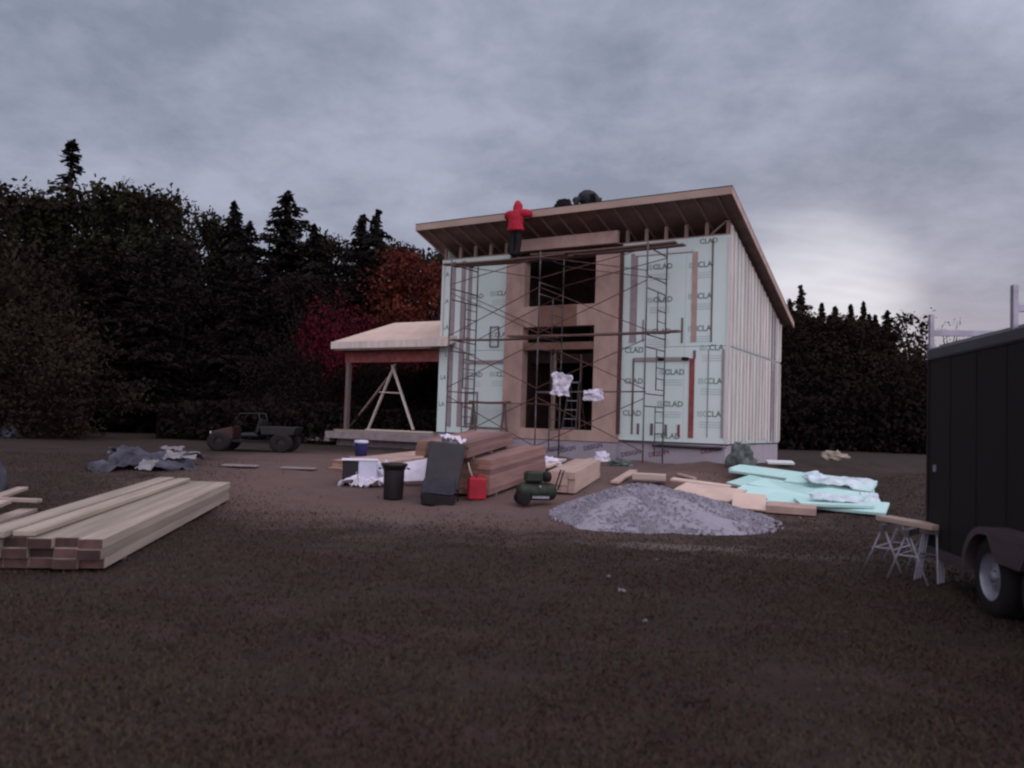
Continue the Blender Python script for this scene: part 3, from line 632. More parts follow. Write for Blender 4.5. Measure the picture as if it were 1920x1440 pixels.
# ------------------------------------------------------------------ scaffolding
YO, YI = -1.87, -.40
scf = thing('scaffolding', 'steel frame scaffolding with cross braces along the front of the house', 'scaffolding', H2W((-5, -1.1, -.56)), HRZ)
SO = Vector((-5, -1.1, -.56))
LV = [-.60, 1.30, 2.87, 4.44]; XS = (-8.0, -4.9, -1.65)
def frame(x, z0, z1):
    m = MB(); r = .021
    def P(y, z): return Vector((x, y, z))-SO
    m.tube([P(YO, z0), P(YO, z1)], r); m.tube([P(YI, z0), P(YI, z1)], r)
    zt = z1-.02
    for z in (zt, zt-.33): m.tube([P(YO, z), P(YI, z)], r*.9, 6)
    z = z0+.12
    while z < zt-.4:
        m.tube([P(YI-.64, z), P(YI, z)], r*.7, 5); z += .30
    m.tube([P(YI-.64, zt-.33), P(YI-.64, z0+.1)], r*.8, 6)
    m.build('scaffold_frame', 'steel', scf, smooth=True)
for x in XS:
    for j in range(3): frame(x, LV[j]+(.1 if j == 0 else .003), LV[j+1])
    m = MB()
    for y in (YO, YI): m.tube([Vector((x, y, LV[3]+.003))-SO, Vector((x, y, 5.45 if y == YI else 5.32))-SO], .022)
    m.tube([Vector((x, YO, 5.18))-SO, Vector((x, YI, 5.18))-SO], .02, 6); m.build('scaffold_extension', 'steel', scf, smooth=True)
    for y in (YO, YI):
        g_ = MB().lathe([(0, 0), (.07, 0), (.07, .012), (.022, .014), (.022, .16)], 12); b = Vector((x, y, -.62))-SO
        g_.build('base_plate', 'rust', scf, loc=b)
for i in range(2):
    for j in range(4):
        z0 = LV[j]; z1 = LV[j+1] if j < 3 else 5.3
        for y in (YO, YI):
            if y == YI and j == 0: continue
            a = .35 if j == 0 else .1; b = -.15
            if y == YI and j != 2+i: continue
            MB().tube([Vector((XS[i], y, z0+a))-SO, Vector((XS[i+1], y, z1+b))-SO], .013, 6).build('cross_brace', 'rust', scf)
            MB().tube([Vector((XS[i], y-.02, z1+b))-SO, Vector((XS[i+1], y-.02, z0+a))-SO], .013, 6).build('cross_brace', 'rust', scf)
MB().tube([Vector((XS[1], YO-.03, 1.28))-SO, Vector((XS[2]+.05, YO-.03, 1.33))-SO], .022, 6).build('guard_rail', 'steel', scf)
MB().tube([Vector((XS[0], YO-.03, .95))-SO, Vector((XS[1]+.7, YO-.03, .95))-SO], .016, 6).build('guard_rail', 'rust', scf)
def plank(x0, x1, y, z, label, w=.24, th=.045, mat='plank', droop=.03, tilt=0):
    n = 10; m = MB(); L = x1-x0
    P = []
    for i in range(n+1):
        s = i/n; P.append((L*(s-.5), -droop*math.sin(math.pi*s)+tilt*(s-.5)))
    for i in range(n):
        (a, za), (b, zb) = P[i], P[i+1]
        m.hexa([(a, -w/2, za), (b, -w/2, zb), (b, w/2, zb), (a, w/2, za), (a, -w/2, za+th), (b, -w/2, zb+th), (b, w/2, zb+th), (a, w/2, za+th)])
    o = m.build('plank', mat, None, loc=H2W(((x0+x1)/2, y, z))); o.rotation_euler = (0, 0, HRZ)
    return tag(o, label, 'plank', 'planks laid across the scaffolding')
plank(-8.45, -4.2, -1.62, 5.205, 'outer left plank of the top platform under the red jacket person')
plank(-8.3, -4.1, -1.30, 5.205, 'inner left plank of the top platform near the wall')
plank(-5.3, -.95, -1.64, 5.262, 'outer right plank of the top platform, lapped over the left one')
plank(-5.1, -.85, -1.28, 5.262, 'inner right plank of the top platform, lapped over the left one')
plank(-6.0, -.8, -1.66, 2.90, 'long plank across the middle of the scaffolding at window sill height', th=.05)
plank(-8.25, -4.6, -1.30, 2.885, 'middle level plank on the left bay of the scaffolding')
plank(-8.0, -6.6, -.55, .98, 'short dark plank on the low trestle at the lower left of the scaffolding', th=.07)
# scraps of rag clamps and trestle under the short plank
tr = thing('trestle', 'low dark wooden trestle under the short plank by the left foam wall', 'trestle', H2W((-7.3, -.55, -.1)), HRZ)
for x in (-.6, .55):
    MB().bar((x-.12, -.1, -.45), (x, 0, 1.06), .05, .07).build('leg', 'batten_dark', tr); MB().bar((x+.12, .1, -.45), (x, 0, 1.06), .05, .07).build('leg', 'batten_dark', tr)
MB().box(-.7, .7, -.03, .03, .25, .33).build('stretcher', 'batten_dark', tr)
# step ladder inside the opening
sl = thing('step_ladder', 'metal step ladder standing inside the lower opening of the house', 'ladder', H2W((-5.0, .75, 0)), HRZ)
for s in (-1, 1):
    MB().bar((s*.25, -.35, 0), (s*.15, 0, 1.7), .03, .07).build('side_rail', 'steel', sl); MB().bar((s*.25, .45, 0), (s*.15, .05, 1.68), .03, .04).build('rear_leg', 'steel', sl)
for k in range(5):
    f = (k+1)/6; MB().box(-.25+.1*f, .25-.1*f, -.35+.35*f-.05, -.35+.35*f+.04, 1.7*f-.015, 1.7*f+.01).build('step', 'alu', sl)
MB().box(-.17, .17, -.08, .1, 1.69, 1.73).build('top_cap', 'alu', sl)

# crumpled lumps (cloth, tarps, bags)
def crumple(name, mat, loc, size, seed, label, cat, rz=0, amp=.28, fr=2.2, sub=4, flat=True, group=None, parent=None, ridged=True, rot=None):
    bm = bmesh.new(); bmesh.ops.create_icosphere(bm, subdivisions=sub, radius=1)
    for v_ in bm.verts:
        n_ = v_.co.normalized(); q = n_*fr+Vector((seed*3.7, seed*1.3, 0))
        d = mn.noise(q)*amp*1.6+(1-abs(mn.noise(q*2.3)))*amp*.7*(1 if ridged else 0)+mn.noise(q*4.7)*amp*.35
        c_ = n_*(0.85+d)
        if flat and c_.z < -.35: c_.z = -.35-.1*(c_.z+.35)*-1
        v_.co = Vector((c_.x*size[0]/2, c_.y*size[1]/2, (c_.z+(.35 if flat else 0))*size[2]/(1.35 if flat else 2)))
    me = bpy.data.meshes.new(name); bm.to_mesh(me); bm.free(); me.polygons.foreach_set('use_smooth', [True]*len(me.polygons))
    o = link_mesh(name, me, MT[mat], parent, loc); o.rotation_euler = rot or (0, 0, rz)
    if not parent: tag(o, label, cat, group)
    return o
def sheet(name, mat, loc, w, h, seed, label, cat, rot=(0, 0, 0), wrinkle=.05, n=26, th=.01, parent=None, edge=.12, group=None):
    bm = bmesh.new(); G = [[None]*(n+1) for _ in range(n+1)]
    for j in range(n+1):
        for i in range(n+1):
            u, v_ = i/n-.5, j/n-.5; e1 = 1+edge*mn.noise(Vector((seed, v_*4, 1))); e2 = 1+edge*mn.noise(Vector((u*4, seed, 9)))
            q = Vector((u*3.5+seed*5, v_*3.5, seed)); z = wrinkle*(mn.noise(q)*1.2+(1-abs(mn.noise(q*1.8)*2))*.6+mn.noise(q*3.9)*.35)
            G[j][i] = bm.verts.new((u*w*e1, v_*h*e2, z))
    for j in range(n):
        for i in range(n): bm.faces.new((G[j][i], G[j][i+1], G[j+1][i+1], G[j+1][i]))
    bmesh.ops.recalc_face_normals(bm, faces=bm.faces); bmesh.ops.solidify(bm, geom=bm.faces[:], thickness=th)
    me = bpy.data.meshes.new(name); bm.to_mesh(me); bm.free(); me.polygons.foreach_set('use_smooth', [True]*len(me.polygons))
    o = link_mesh(name, me, MT[mat], parent, loc); o.rotation_euler = rot
    if not parent: tag(o, label, cat, group)
    return o
q = HP(1053, 721, YO-.06); sheet('hanging_cloth', 'white_cloth', H2W(q), .56, .62, 1.7, 'larger white cloth hung on the scaffold brace in front of the lower opening', 'cloth', rot=(R(90), R(8), HRZ), wrinkle=.07, edge=.30)
q = HP(1113, 741, YO-.06); sheet('hanging_cloth', 'white_cloth', H2W(q), .58, .30, 4.2, 'smaller white cloth draped over the low scaffold rail beside the lower opening', 'cloth', rot=(R(90), R(-3), HRZ), wrinkle=.07, edge=.25)
for px, py in ((1240, 673), (1285, 673), (884, 500)):
    q = HP(px, py, -.06 if px > 1000 else -.3); crumple('clamp_rag', 'black', H2W(q), (.22, .08, .10), px*.01, 'small black rag wedged on the green wall at pixel row' if False else {1240: 'small black rag on the right foam wall nearer the scaffold frame', 1285: 'small black rag on the right foam wall nearer the red board', 884: 'black rag tied near the top of the left foam wall'}[px], 'rag', HRZ, flat=False, sub=3)

# ------------------------------------------------------------------ people
def hand(parent, base, dirv, side, mat='skin', nm='hand'):
    d = Vector(dirv).normalized(); s = Vector(side).normalized(); up = d.cross(s)
    V_ = [Vector(base), Vector(base)+d*.05, Vector(base)+d*.09]; E = [(0, 1), (1, 2)]; Rr = [.025, (.035, .018), (.035, .016)]
    for k, (o_, L) in enumerate(((-.03, .065), (-.01, .078), (.01, .072), (.03, .055))):
        b = len(V_); V_ += [Vector(base)+d*.10+s*o_, Vector(base)+d*(.10+L*.5)+s*o_*1.1-up*.006, Vector(base)+d*(.10+L)+s*o_*1.15-up*.022]
        E += [(2, b), (b, b+1), (b+1, b+2)]; Rr += [.009, .009, .007]
    b = len(V_); V_ += [Vector(base)+d*.035-s*.04, Vector(base)+d*.075-s*.062]; E += [(1, b), (b, b+1)]; Rr += [.011, .009]
    return skinmesh(nm, V_, E, Rr, mat, parent, 1)
def ell_tube(name, rings, mat, parent, fold=.01, n=36):
    b = MB(); R2 = []
    for k in range(len(rings)-1):
        for q in range(4): t_ = q/4; R2.append([rings[k][m_]*(1-t_)+rings[k+1][m_]*t_ for m_ in range(5)])
    R2.append(list(rings[-1]))
    for (x, y, z, rx, ry) in R2:
        for k in range(n):
            a = 2*math.pi*k/n; f = 1+fold/rx*(mn.noise(Vector((math.cos(a)*2.5, math.sin(a)*2.5, z*9)))*1.6+math.sin(a*7+z*11)*.3)
            b.v.append((x+math.cos(a)*rx*f, y+math.sin(a)*ry*f, z))
    for i in range(len(R2)-1):
        for k in range(n): b.f.append((i*n+k, i*n+(k+1) % n, (i+1)*n+(k+1) % n, (i+1)*n+k))
    b.f.append(tuple(range(n))); b.f.append(tuple((len(R2)-1)*n+k for k in range(n)))
    return b.build(name, mat, parent, smooth=True)
# red jacket person: standing on the platform seen from behind, elbows out on the roof edge
fx = HP(966, 477, -1.45); fx.z = 5.262
pr = thing('person', 'person in a red hooded jacket standing on the scaffold and leaning on the roof edge', 'person', H2W(fx), HRZ)
skinmesh('trousers', [(0, -.02, .90), (-.10, 0, .82), (-.115, .02, .46), (-.11, -.02, .09), (.09, 0, .82), (.085, .03, .46), (.07, -.01, .09), (0, -.02, .98)], [(0, 1), (1, 2), (2, 3), (0, 4), (4, 5), (5, 6), (0, 7)],
         [(.17, .13), (.12, .12), .095, .08, (.12, .12), .095, .08, (.16, .12)], 'dark_cloth', pr)
for x in (-.11, .07):
    skinmesh('boot', [(x, -.04, .06), (x, .06, .05), (x, .17, .035)], [(0, 1), (1, 2)], [.052, .05, .04], 'black', pr, 1)
body = skinmesh('body', [(0, -.02, .95), (0, -.01, 1.15), (0, .03, 1.38), (0, .06, 1.48), (0, .09, 1.60), (-.19, .04, 1.38), (-.33, .10, 1.20), (-.16, .38, 1.36), (.19, .04, 1.38), (.34, .10, 1.22), (.16, .40, 1.37), (0, .10, 1.68)],
         [(0, 1), (1, 2), (2, 3), (3, 4), (2, 5), (5, 6), (6, 7), (2, 8), (8, 9), (9, 10), (4, 11)], [(.12, .09), (.13, .1), (.14, .1), .055, (.075, .09), .06, .045, .035, .06, .045, .035, (.07, .085)], 'skin', pr)
ell_tube('jacket', [(0, -.03, .83, .26, .17), (0, -.03, .86, .275, .18), (0, -.03, .98, .25, .17), (0, -.02, 1.12, .235, .17), (0, 0, 1.26, .24, .18), (0, .02, 1.36, .24, .17), (0, .035, 1.42, .19, .15), (0, .05, 1.47, .135, .13)], 'jacket_red', pr, .012)
ell_tube('hood', [(0, .045, 1.44, .15, .14), (0, .06, 1.50, .135, .145), (0, .075, 1.56, .135, .15), (0, .085, 1.63, .125, .145), (0, .085, 1.69, .10, .12), (0, .07, 1.735, .07, .085), (0, .06, 1.765, .03, .04)], 'jacket_red', pr, .006)
for s_ in (-1, 1):
    skinmesh('sleeve', [(s_*.08, .01, 1.32), (s_*.24, .03, 1.37), (s_*.43, .08, 1.33), (s_*.33, .24, 1.35), (s_*.18, .38, 1.38)], [(0, 1), (1, 2), (2, 3), (3, 4)], [.15, .145, .125, .09, .06], 'jacket_red', pr)
hand(pr, (-.15, .40, 1.38), (.4, 1, 0), (1, -.4, 0)); hand(pr, (.15, .42, 1.39), (-.4, 1, 0), (-1, -.4, 0))
# crouching dark person on the roof, bent over to the left
def RP(px, py, off):                                # on the roof top plane, roof surface at local y=off
    a = HP(px, py, off); return Vector((a.x, off, zs(off)+.222))
c0 = RP(1100, 375, -.62)
pc = thing('person', 'person in dark clothes kneeling bent forward on the roof near the edge', 'person', H2W(c0), HRZ)
KP = [(.33, 0, .20), (.31, 0, .28), (.24, 0, .36), (.15, 0, .42), (.05, 0, .46), (-.04, 0, .475), (-.12, 0, .45), (-.18, 0, .41), (-.22, 0, .38), (-.24, 0, .37)]
MB().tube(KP, [.05, .14, .19, .22, .235, .225, .20, .16, .10, .04], 20).build('jacket', 'slate_cloth', pc, smooth=True)
for s_ in (-1, 1):
    skinmesh('sleeve', [(-.12, s_*.14, .46), (-.22, s_*.20, .34), (-.28, s_*.19, .18), (-.34, s_*.14, .06)], [(0, 1), (1, 2), (2, 3)], [.10, .085, .07, .05], 'slate_cloth', pc)
skinmesh('trousers', [(.24, 0, .38), (.22, -.12, .34), (-.02, -.16, .10), (.36, -.15, .06), (.22, .12, .34), (-.02, .16, .10), (.36, .15, .06)], [(0, 1), (1, 2), (2, 3), (0, 4), (4, 5), (5, 6)],
         [(.18, .17), .12, .085, .06, .12, .085, .06], 'dark_cloth', pc)
for s in (-1, 1): skinmesh('boot', [(.36, s*.15, .06), (.46, s*.15, .09), (.50, s*.15, .03)], [(0, 1), (1, 2)], [.05, .05, .04], 'black', pc, 1)
skinmesh('body', [(.2, 0, .42), (0, 0, .56), (-.16, 0, .44), (-.25, 0, .42), (-.34, 0, .38), (-.41, 0, .35)], [(0, 1), (1, 2), (2, 3), (3, 4), (4, 5)], [.13, .14, .10, .06, (.09, .085), (.06, .07)], 'skin', pc)
MB().tube([(-.24, 0, .44), (-.27, 0, .435), (-.32, 0, .425), (-.37, 0, .41), (-.42, 0, .39), (-.44, 0, .38)], [.04, .09, .115, .115, .085, .03], 16).build('hair', 'hair', pc, smooth=True)
for s in (-1, 1): hand(pc, (-.37, s*.14, .06), (-1, 0, -.25), (0, s, 0))
# ragged dark bundle
c1 = RP(1057, 385, -.75); rb = MB(); rr_ = random.Random(5)
for k in range(9):
    w = .30-.012*k+rr_.uniform(-.03, .03); z = .045*k; n = 15
    ring = []
    for i in range(n*2):
        t_ = math.pi*i/n; rad = w*(1+(.16 if i % 2 else -.10)*rr_.random()); ring.append((math.cos(t_)*rad*1.0, math.sin(t_)*rad*.7, z+rr_.uniform(-.01, .02)))
    b = len(rb.v); rb.v += ring+[(a, c_, d+.035) for a, c_, d in ring]; m_ = 2*n
    rb.f.append(tuple(b+i for i in reversed(range(m_)))); rb.f.append(tuple(b+m_+i for i in range(m_)))
    for i in range(m_): rb.f.append((b+i, b+(i+1) % m_, b+m_+(i+1) % m_, b+m_+i))
o = rb.build('roofing_bundle', 'dark_cloth', None, loc=H2W(c1)); o.rotation_euler = (0, R(-3), HRZ); tag(o, 'dark ragged layered bundle lying on the roof edge before the kneeling person', 'bundle')

# ------------------------------------------------------------------ yard things
def G(px, py, dz=0.0):                              # pixel -> point on the ground
    r = world_ray(px, py); Y = 3.0
    while Y < 60:
        P = O+r*(Y/r.y)
        if P.z <= .46*sstep((Y-12)/9): break
        Y += .02
    return Vector((P.x, P.y, gz(P.x, P.y)+dz))
def ang(a, b): return math.atan2(b.y-a.y, b.x-a.x)

def lumber_bundle(name, label, A, B, width, rows, cols, bh, mat, endmat=None, group='stacks of lumber in the yard', ragged=.06, lift=.05, straps=True, bw_gap=.004, tilt=0.0, extra=None):
    """A = near/left bottom corner of the visible long side, B = its far end; boards run A->B, the stack extends to the left of A->B"""
    L = (B-A).length; rz = ang(A, B); t_ = thing(name, label, 'lumber stack', (A.x, A.y, A.z), rz, group)
    bw = width/cols; r_ = random.Random(hash(label) % 1000 if False else len(label)*7)
    dzz = B.z-A.z
    for k in range(rows):
        for c_ in range(cols):
            if extra and not extra(k, c_): continue
            x0 = r_.uniform(-ragged, ragged); x1 = L+r_.uniform(-ragged, ragged); y0 = c_*bw+r_.uniform(0, .01); z = lift+k*(bh+.003)
            m = MB(); s = dzz/L
            m.hexa([(x0, y0, z+s*x0), (x1, y0, z+s*x1), (x1, y0+bw-bw_gap, z+s*x1), (x0, y0+bw-bw_gap, z+s*x0), (x0, y0, z+s*x0+bh), (x1, y0, z+s*x1+bh), (x1, y0+bw-bw_gap, z+s*x1+bh), (x0, y0+bw-bw_gap, z+s*x0+bh)])
            o = m.build('board', mat, t_, bevel=.003)
            if endmat:
                o.data.materials.append(MT[endmat])
                for pl in o.data.polygons:
                    if abs(pl.normal.x) > .9: pl.material_index = 1
    for x in (.12*L, .5*L, .88*L):
        if lift > .02: MB().box(x-.045, x+.045, .02, width-.02, -.04+dzz/L*x, lift-.003+dzz/L*x).build('bearer', 'batten_dark', t_)
    return t_
MT['lumber'] .name
# big stack at the left
A = G(193, 1072); B = G(430, 940)
lumber_bundle('lumber_stack', 'long low stack of pale boards with reddish ends in the left foreground', A, B, 1.12, 3, 5, .094, 'lumber_grey', 'end_red', extra=lambda k, c: True, lift=.04)
# raised course of boards on its left half
d = (B-A).normalized(); nrm = Vector((-d.y, d.x, 0)); rz = ang(A, B)
for k, (off, w, L0, L1, h, hz, lb) in enumerate([(.62, .20, .02, 6.0, .05, .34, 'inner board of the raised pair on top of the left foreground stack'), (.84, .24, -.1, 6.1, .06, .34, 'outer board of the raised pair on top of the left foreground stack')]):
    o = MB().box(L0, min(L1, (B-A).length-.1), 0, w, 0, h).build('loose_board', 'lumber_grey', None, bevel=.004, loc=A+nrm*off+Vector((0, 0, hz))); o.rotation_euler = (0, -math.atan2(B.z-A.z, (B-A).length), rz+R(.3*k)); tag(o, lb, 'board', 'loose boards on the left stack')
# boards at the far left edge
for k, (pa, pb, z, w) in enumerate([((-60, 1010), (70, 962), .02, .22), ((-80, 985), (52, 930), .10, .16), ((-60, 960), (68, 965), .16, .12), ((-40, 1000), (20, 975), .20, .14)]):
    a, b = G(*pa), G(*pb); o = MB().box(0, (b-a).length, 0, w, 0, .05).build('loose_board', 'lumber', None, bevel=.004, loc=a+Vector((0, 0, z))); o.rotation_euler = (0, -math.atan2(b.z-a.z, (b-a).length), ang(a, b))
    tag(o, ['lowest pale board of the loose pile cut by the left edge', 'upper pale board of the loose pile at the left edge', 'crossing pale board of the loose pile at the left edge', 'short stub of board on the loose pile at the left edge'][k], 'board', 'loose boards at the left edge')
p = G(2, 925); crumple('plastic_sack', 'tarp', p+Vector((-.05, 0, -.03)), (.26, .3, .55), 3.3, 'upright bluish sack cut off by the left edge of the yard', 'sack', amp=.16, sub=3)
for k, (px, py, w) in enumerate([(12, 778, .5), (18, 800, .7)]):
    p = at(px, py, 26); crumple('scrap_heap', 'tarp', Vector((p.x, 26, gz(p.x, 26))), (w, .4, .35), k+2.2, ['small pale scrap heap low in front of the left wood, upper of two', 'pale scrap heap low in front of the left wood, lower of two'][k], 'scrap', sub=3)

# brown lumber piles at the centre: two tiers
A = G(918, 936); B = G(1022, 893)
lumber_bundle('lumber_stack', 'tall brown lumber stack beside the red can, lower tier', A, B, 1.25, 7, 5, .088, 'lumber2', 'osb_dark', lift=.06, ragged=.05)
d = (B-A).normalized(); nrm = Vector((-d.y, d.x, 0)); top = A+nrm*.25-d*.45+Vector((0, 0, .06+7*.091+.045))
lumber_bundle('lumber_stack', 'upper tier of brown lumber lying skewed on the tall stack', top, top+(d+nrm*.09).normalized()*3.1, 1.0, 3, 5, .085, 'lumber2', 'osb_dark', lift=.03, ragged=.08)
# low wide sheet pile behind the white box
A = G(700, 893); B = G(860, 872)
lumber_bundle('plywood_pile', 'low pile of tan sheets and boards behind the black trash can', A, B, 1.3, 3, 3, .075, 'ply' if False else 'osb', 'osb_dark', lift=.04)
# beams bundle
A = G(1078, 928); B = G(1132, 894)
lumber_bundle('beam_bundle', 'square bundle of pinkish beams between the green machine and the gravel pile', A, A+(B-A).normalized()*2.3, .55, 3, 4, .13, 'fascia', 'osb', lift=.03, ragged=.04)
# short boards
for k, (pa, pb, w, z, mt) in enumerate([((1160, 912), (1195, 889), .18, .03, 'fascia'), ((1185, 908), (1248, 912), .55, .10, 'lumber'), ((1028, 884), (1062, 868), .14, .08, 'ply'), ((1050, 890), (1085, 873), .10, .1, 'ply'), ((1268, 897), (1300, 903), .1, .02, 'osb')]):
    a, b = G(*pa), G(*pb); L = (b-a).length
    o = MB().box(0, L, 0, w, 0, .12 if k == 1 else .05).build('loose_board', mt, None, bevel=.004, loc=a+Vector((0, 0, z))); o.rotation_euler = (0, -math.atan2(b.z-a.z, L), ang(a, b))
    tag(o, ['narrow tan board slanting back behind the gravel pile', 'short thick pale plank lying just behind the top of the gravel pile', 'pale board leaning by the brown stack next to white scrap', 'second pale board by the beam bundle', 'small tan offcut right of the short thick plank'][k], 'board', 'loose boards behind the gravel pile')
# plywood panels right of gravel
def slabobj(name, label, cat, pa, pb, w, th, mat, z=0.0, tilt=0.0, group=None, rzoff=0.0, warp=.0):
    a, b = G(*pa), G(*pb); L = (b-a).length; n = 12; bm = bmesh.new(); rows = []
    for i in range(n+1):
        rows.append([bm.verts.new((L*i/n, y, warp*math.sin(math.pi*i/n)+zz*1.0)) for y, zz in ((0, 0), (w, 0), (w, th), (0, th))])
    for i in range(n):
        for k in range(4): bm.faces.new((rows[i][k], rows[i][(k+1) % 4], rows[i+1][(k+1) % 4], rows[i+1][k]))
    bm.faces.new(rows[0][::-1]); bm.faces.new(rows[-1]); bmesh.ops.recalc_face_normals(bm, faces=bm.faces)
    me = bpy.data.meshes.new(name); bm.to_mesh(me); bm.free()
    o = link_mesh(name, me, MT[mat], None, a+Vector((0, 0, z))); o.rotation_mode = 'XYZ'; o.rotation_euler = (tilt, -math.atan2(b.z-a.z, L), ang(a, b)+rzoff); return tag(o, label, cat, group)
slabobj('plywood_sheet', 'pale plywood sheet tilted at the right shoulder of the gravel pile', 'plywood sheet', (1250, 932), (1366, 950), .75, .03, 'ply', .05, R(14), 'plywood sheets beside the foam pile')
slabobj('plywood_sheet', 'narrow pale plywood strip lying on the tilted sheet by the gravel', 'plywood sheet', (1256, 918), (1366, 930), .25, .03, 'ply', .16, R(6), 'plywood sheets beside the foam pile')
slabobj('plywood_sheet', 'pale plywood piece leaning under the left end of the green foam pile', 'plywood sheet', (1372, 957), (1436, 962), .5, .03, 'ply', .03, R(28), 'plywood sheets beside the foam pile')
slabobj('plywood_sheet', 'brownish board edge under the middle of the green foam pile', 'plywood sheet', (1436, 962), (1530, 970), .6, .12, 'osb', .02, R(3), 'plywood sheets beside the foam pile')
# green foam sheets
FS = [((1436, 948), (1660, 973), .62, .045, .04, 5, 'lowest foam sheet, pointing to the sawhorse'), ((1366, 932), (1490, 952), .60, .045, .05, 6, 'lower left foam sheet resting on plywood'), ((1500, 960), (1640, 968), .60, .045, .13, -4, 'foam sheet sticking out under the plastic wrap'),
      ((1362, 915), (1480, 945), .62, .045, .09, 7, 'left foam sheet with dark slots'), ((1400, 925), (1600, 960), .65, .045, .16, 2, 'broad foam sheet in the middle of the pile'), ((1366, 900), (1610, 936), .62, .05, .15, 3, 'long foam sheet across the top of the pile'), ((1366, 893), (1628, 925), .62, .045, .12, -2, 'topmost long foam sheet at the back of the pile'), ((1470, 930), (1632, 950), .55, .045, .25, 6, 'short foam sheet on the right half of the pile')]
for k, (pa, pb, w, th, z, tl, lb) in enumerate(FS):
    slabobj('foam_sheet', 'pale green '+lb.replace('foam sheet', 'foam insulation sheet'), 'foam sheet', pa, pb, w, th, 'foam_teal', z, R(tl+8), 'green foam sheets piled in the yard', warp=.012*(1 if k % 2 else -.6))
p = G(1575, 940); sheet('plastic_wrap', 'wrap_film', p+Vector((0, .1, .37)), 1.2, .7, 2.9, 'crumpled pale blue plastic wrap on the right half of the green foam pile', 'plastic wrap', rot=(R(12), R(5), -.35), wrinkle=.09, edge=.35)
p = G(1560, 958); sheet('plastic_wrap', 'wrap_film', p+Vector((.1, .0, .22)), .9, .25, 6.1, 'narrow fold of plastic wrap along the near edge of the green foam pile', 'plastic wrap', rot=(R(20), R(3), -.12), wrinkle=.05, edge=.3)
p = G(1630, 955); sheet('foam_scrap', 'wrap_film', p+Vector((0, 0, .20)), .32, .25, 8.4, 'bluish square foam scrap at the right tip of the foam pile', 'foam scrap', rot=(R(35), R(6), -.1), wrinkle=.02, edge=.1, th=.04)

# gravel pile
def gravel():
    c = Vector((2.25, 13.2, 0)); n = 170; m = 110; x0, x1, y0, y1 = .2, 4.9, 11.2, 15.3; vs, fs = [], []
    for j in range(m+1):
        for i in range(n+1):
            x = x0+(x1-x0)*i/n; y = y0+(y1-y0)*j/m; dx = x-2.15; sxx = 1.42 if dx < 0 else 2.20; sy = 1.75
            wob = 1+.16*mn.noise(Vector((math.atan2(y-13.2, dx)*1.6, 3, 0)))
            q = math.sqrt((dx/sxx)**2+((y-13.2)/sy)**2)/wob
            h = .55*max(0, 1-q**1.25)-(0.06 if q > 1 else 0)*min(1, (q-1)*3)
            if q < .35: h = h*.93+.02
            h += (.05*mn.noise(Vector((x*2.2, y*2.2, 0)))+.022*mn.noise(Vector((x*9, y*9, 1)))+.016*mn.noise(Vector((x*23, y*23, 2))))*(1 if q < .98 else .3)
            vs.append((x-2.25, y-13.2, h+gz(x, y)-.01-(.05 if q > 1.05 else 0)))
    for j in range(m):
        for i in range(n): a = j*(n+1)+i; fs.append((a, a+1, a+n+2, a+n+1))
    me = bpy.data.meshes.new('gravel_pile'); me.from_pydata(vs, [], fs); me.update(); me.polygons.foreach_set('use_smooth', [True]*len(fs))
    o = link_mesh('gravel_pile', me, gm, None, (2.25, 13.2, 0)); tag(o, 'low grey gravel pile in the yard in front of the house', 'gravel pile')
    # loose stones as one part
    r_ = random.Random(3); sb = MB()
    for k in range(2600):
        th = r_.random()*6.283; q = r_.random()**.5*.99; dx = math.cos(th)*q*(1.5 if math.cos(th) < 0 else 2.3); x, y = 2.15+dx, 13.2+math.sin(th)*q*1.75
        h = .55*max(0, 1-q**1.25)+gz(x, y); s = r_.uniform(.012, .032)
        P = [Vector((r_.uniform(-1, 1), r_.uniform(-1, 1), r_.uniform(-.8, .8)))*s*.35 for _ in range(8)]
        c8 = [(-1, -1, -1), (1, -1, -1), (1, 1, -1), (-1, 1, -1), (-1, -1, 1), (1, -1, 1), (1, 1, 1), (-1, 1, 1)]
        sb.hexa([Vector((x-2.25, y-13.2, h+.01))+Vector(c_)*s*.6+P[i] for i, c_ in enumerate(c8)])
    st = sb.build('loose_stones', 'gravel', o); st['kind'] = 'stuff'
gravel()

# trash can
def ribbed_can(name, label, p, r0, r1, h, mat):
    t_ = thing(name, label, 'trash can', p, .2)
    MB().lathe([(0, 0), (r0, 0), (r0+.008, .03), (r1-.015, h*.8), (r1-.015, h*.82), (r1, h*.83), (r1+.01, h*.9), (r1+.03, h*.92), (r1+.035, h*.99), (r1+.01, h), (r1-.02, h-.01), (r0-.02, .03), (0, .03)], 32).build('tub', mat, t_, smooth=True)
    for s in (-1, 1): MB().tube([(s*(r1+.02), -.07, h*.86), (s*(r1+.07), -.06, h*.84), (s*(r1+.07), .06, h*.84), (s*(r1+.02), .07, h*.86)], .012, 6).build('handle', mat, t_, smooth=True)
    return t_
ribbed_can('trash_can', 'round black trash can standing alone in front of the tan sheets', G(737, 937), .165, .20, .64, 'black_plastic')
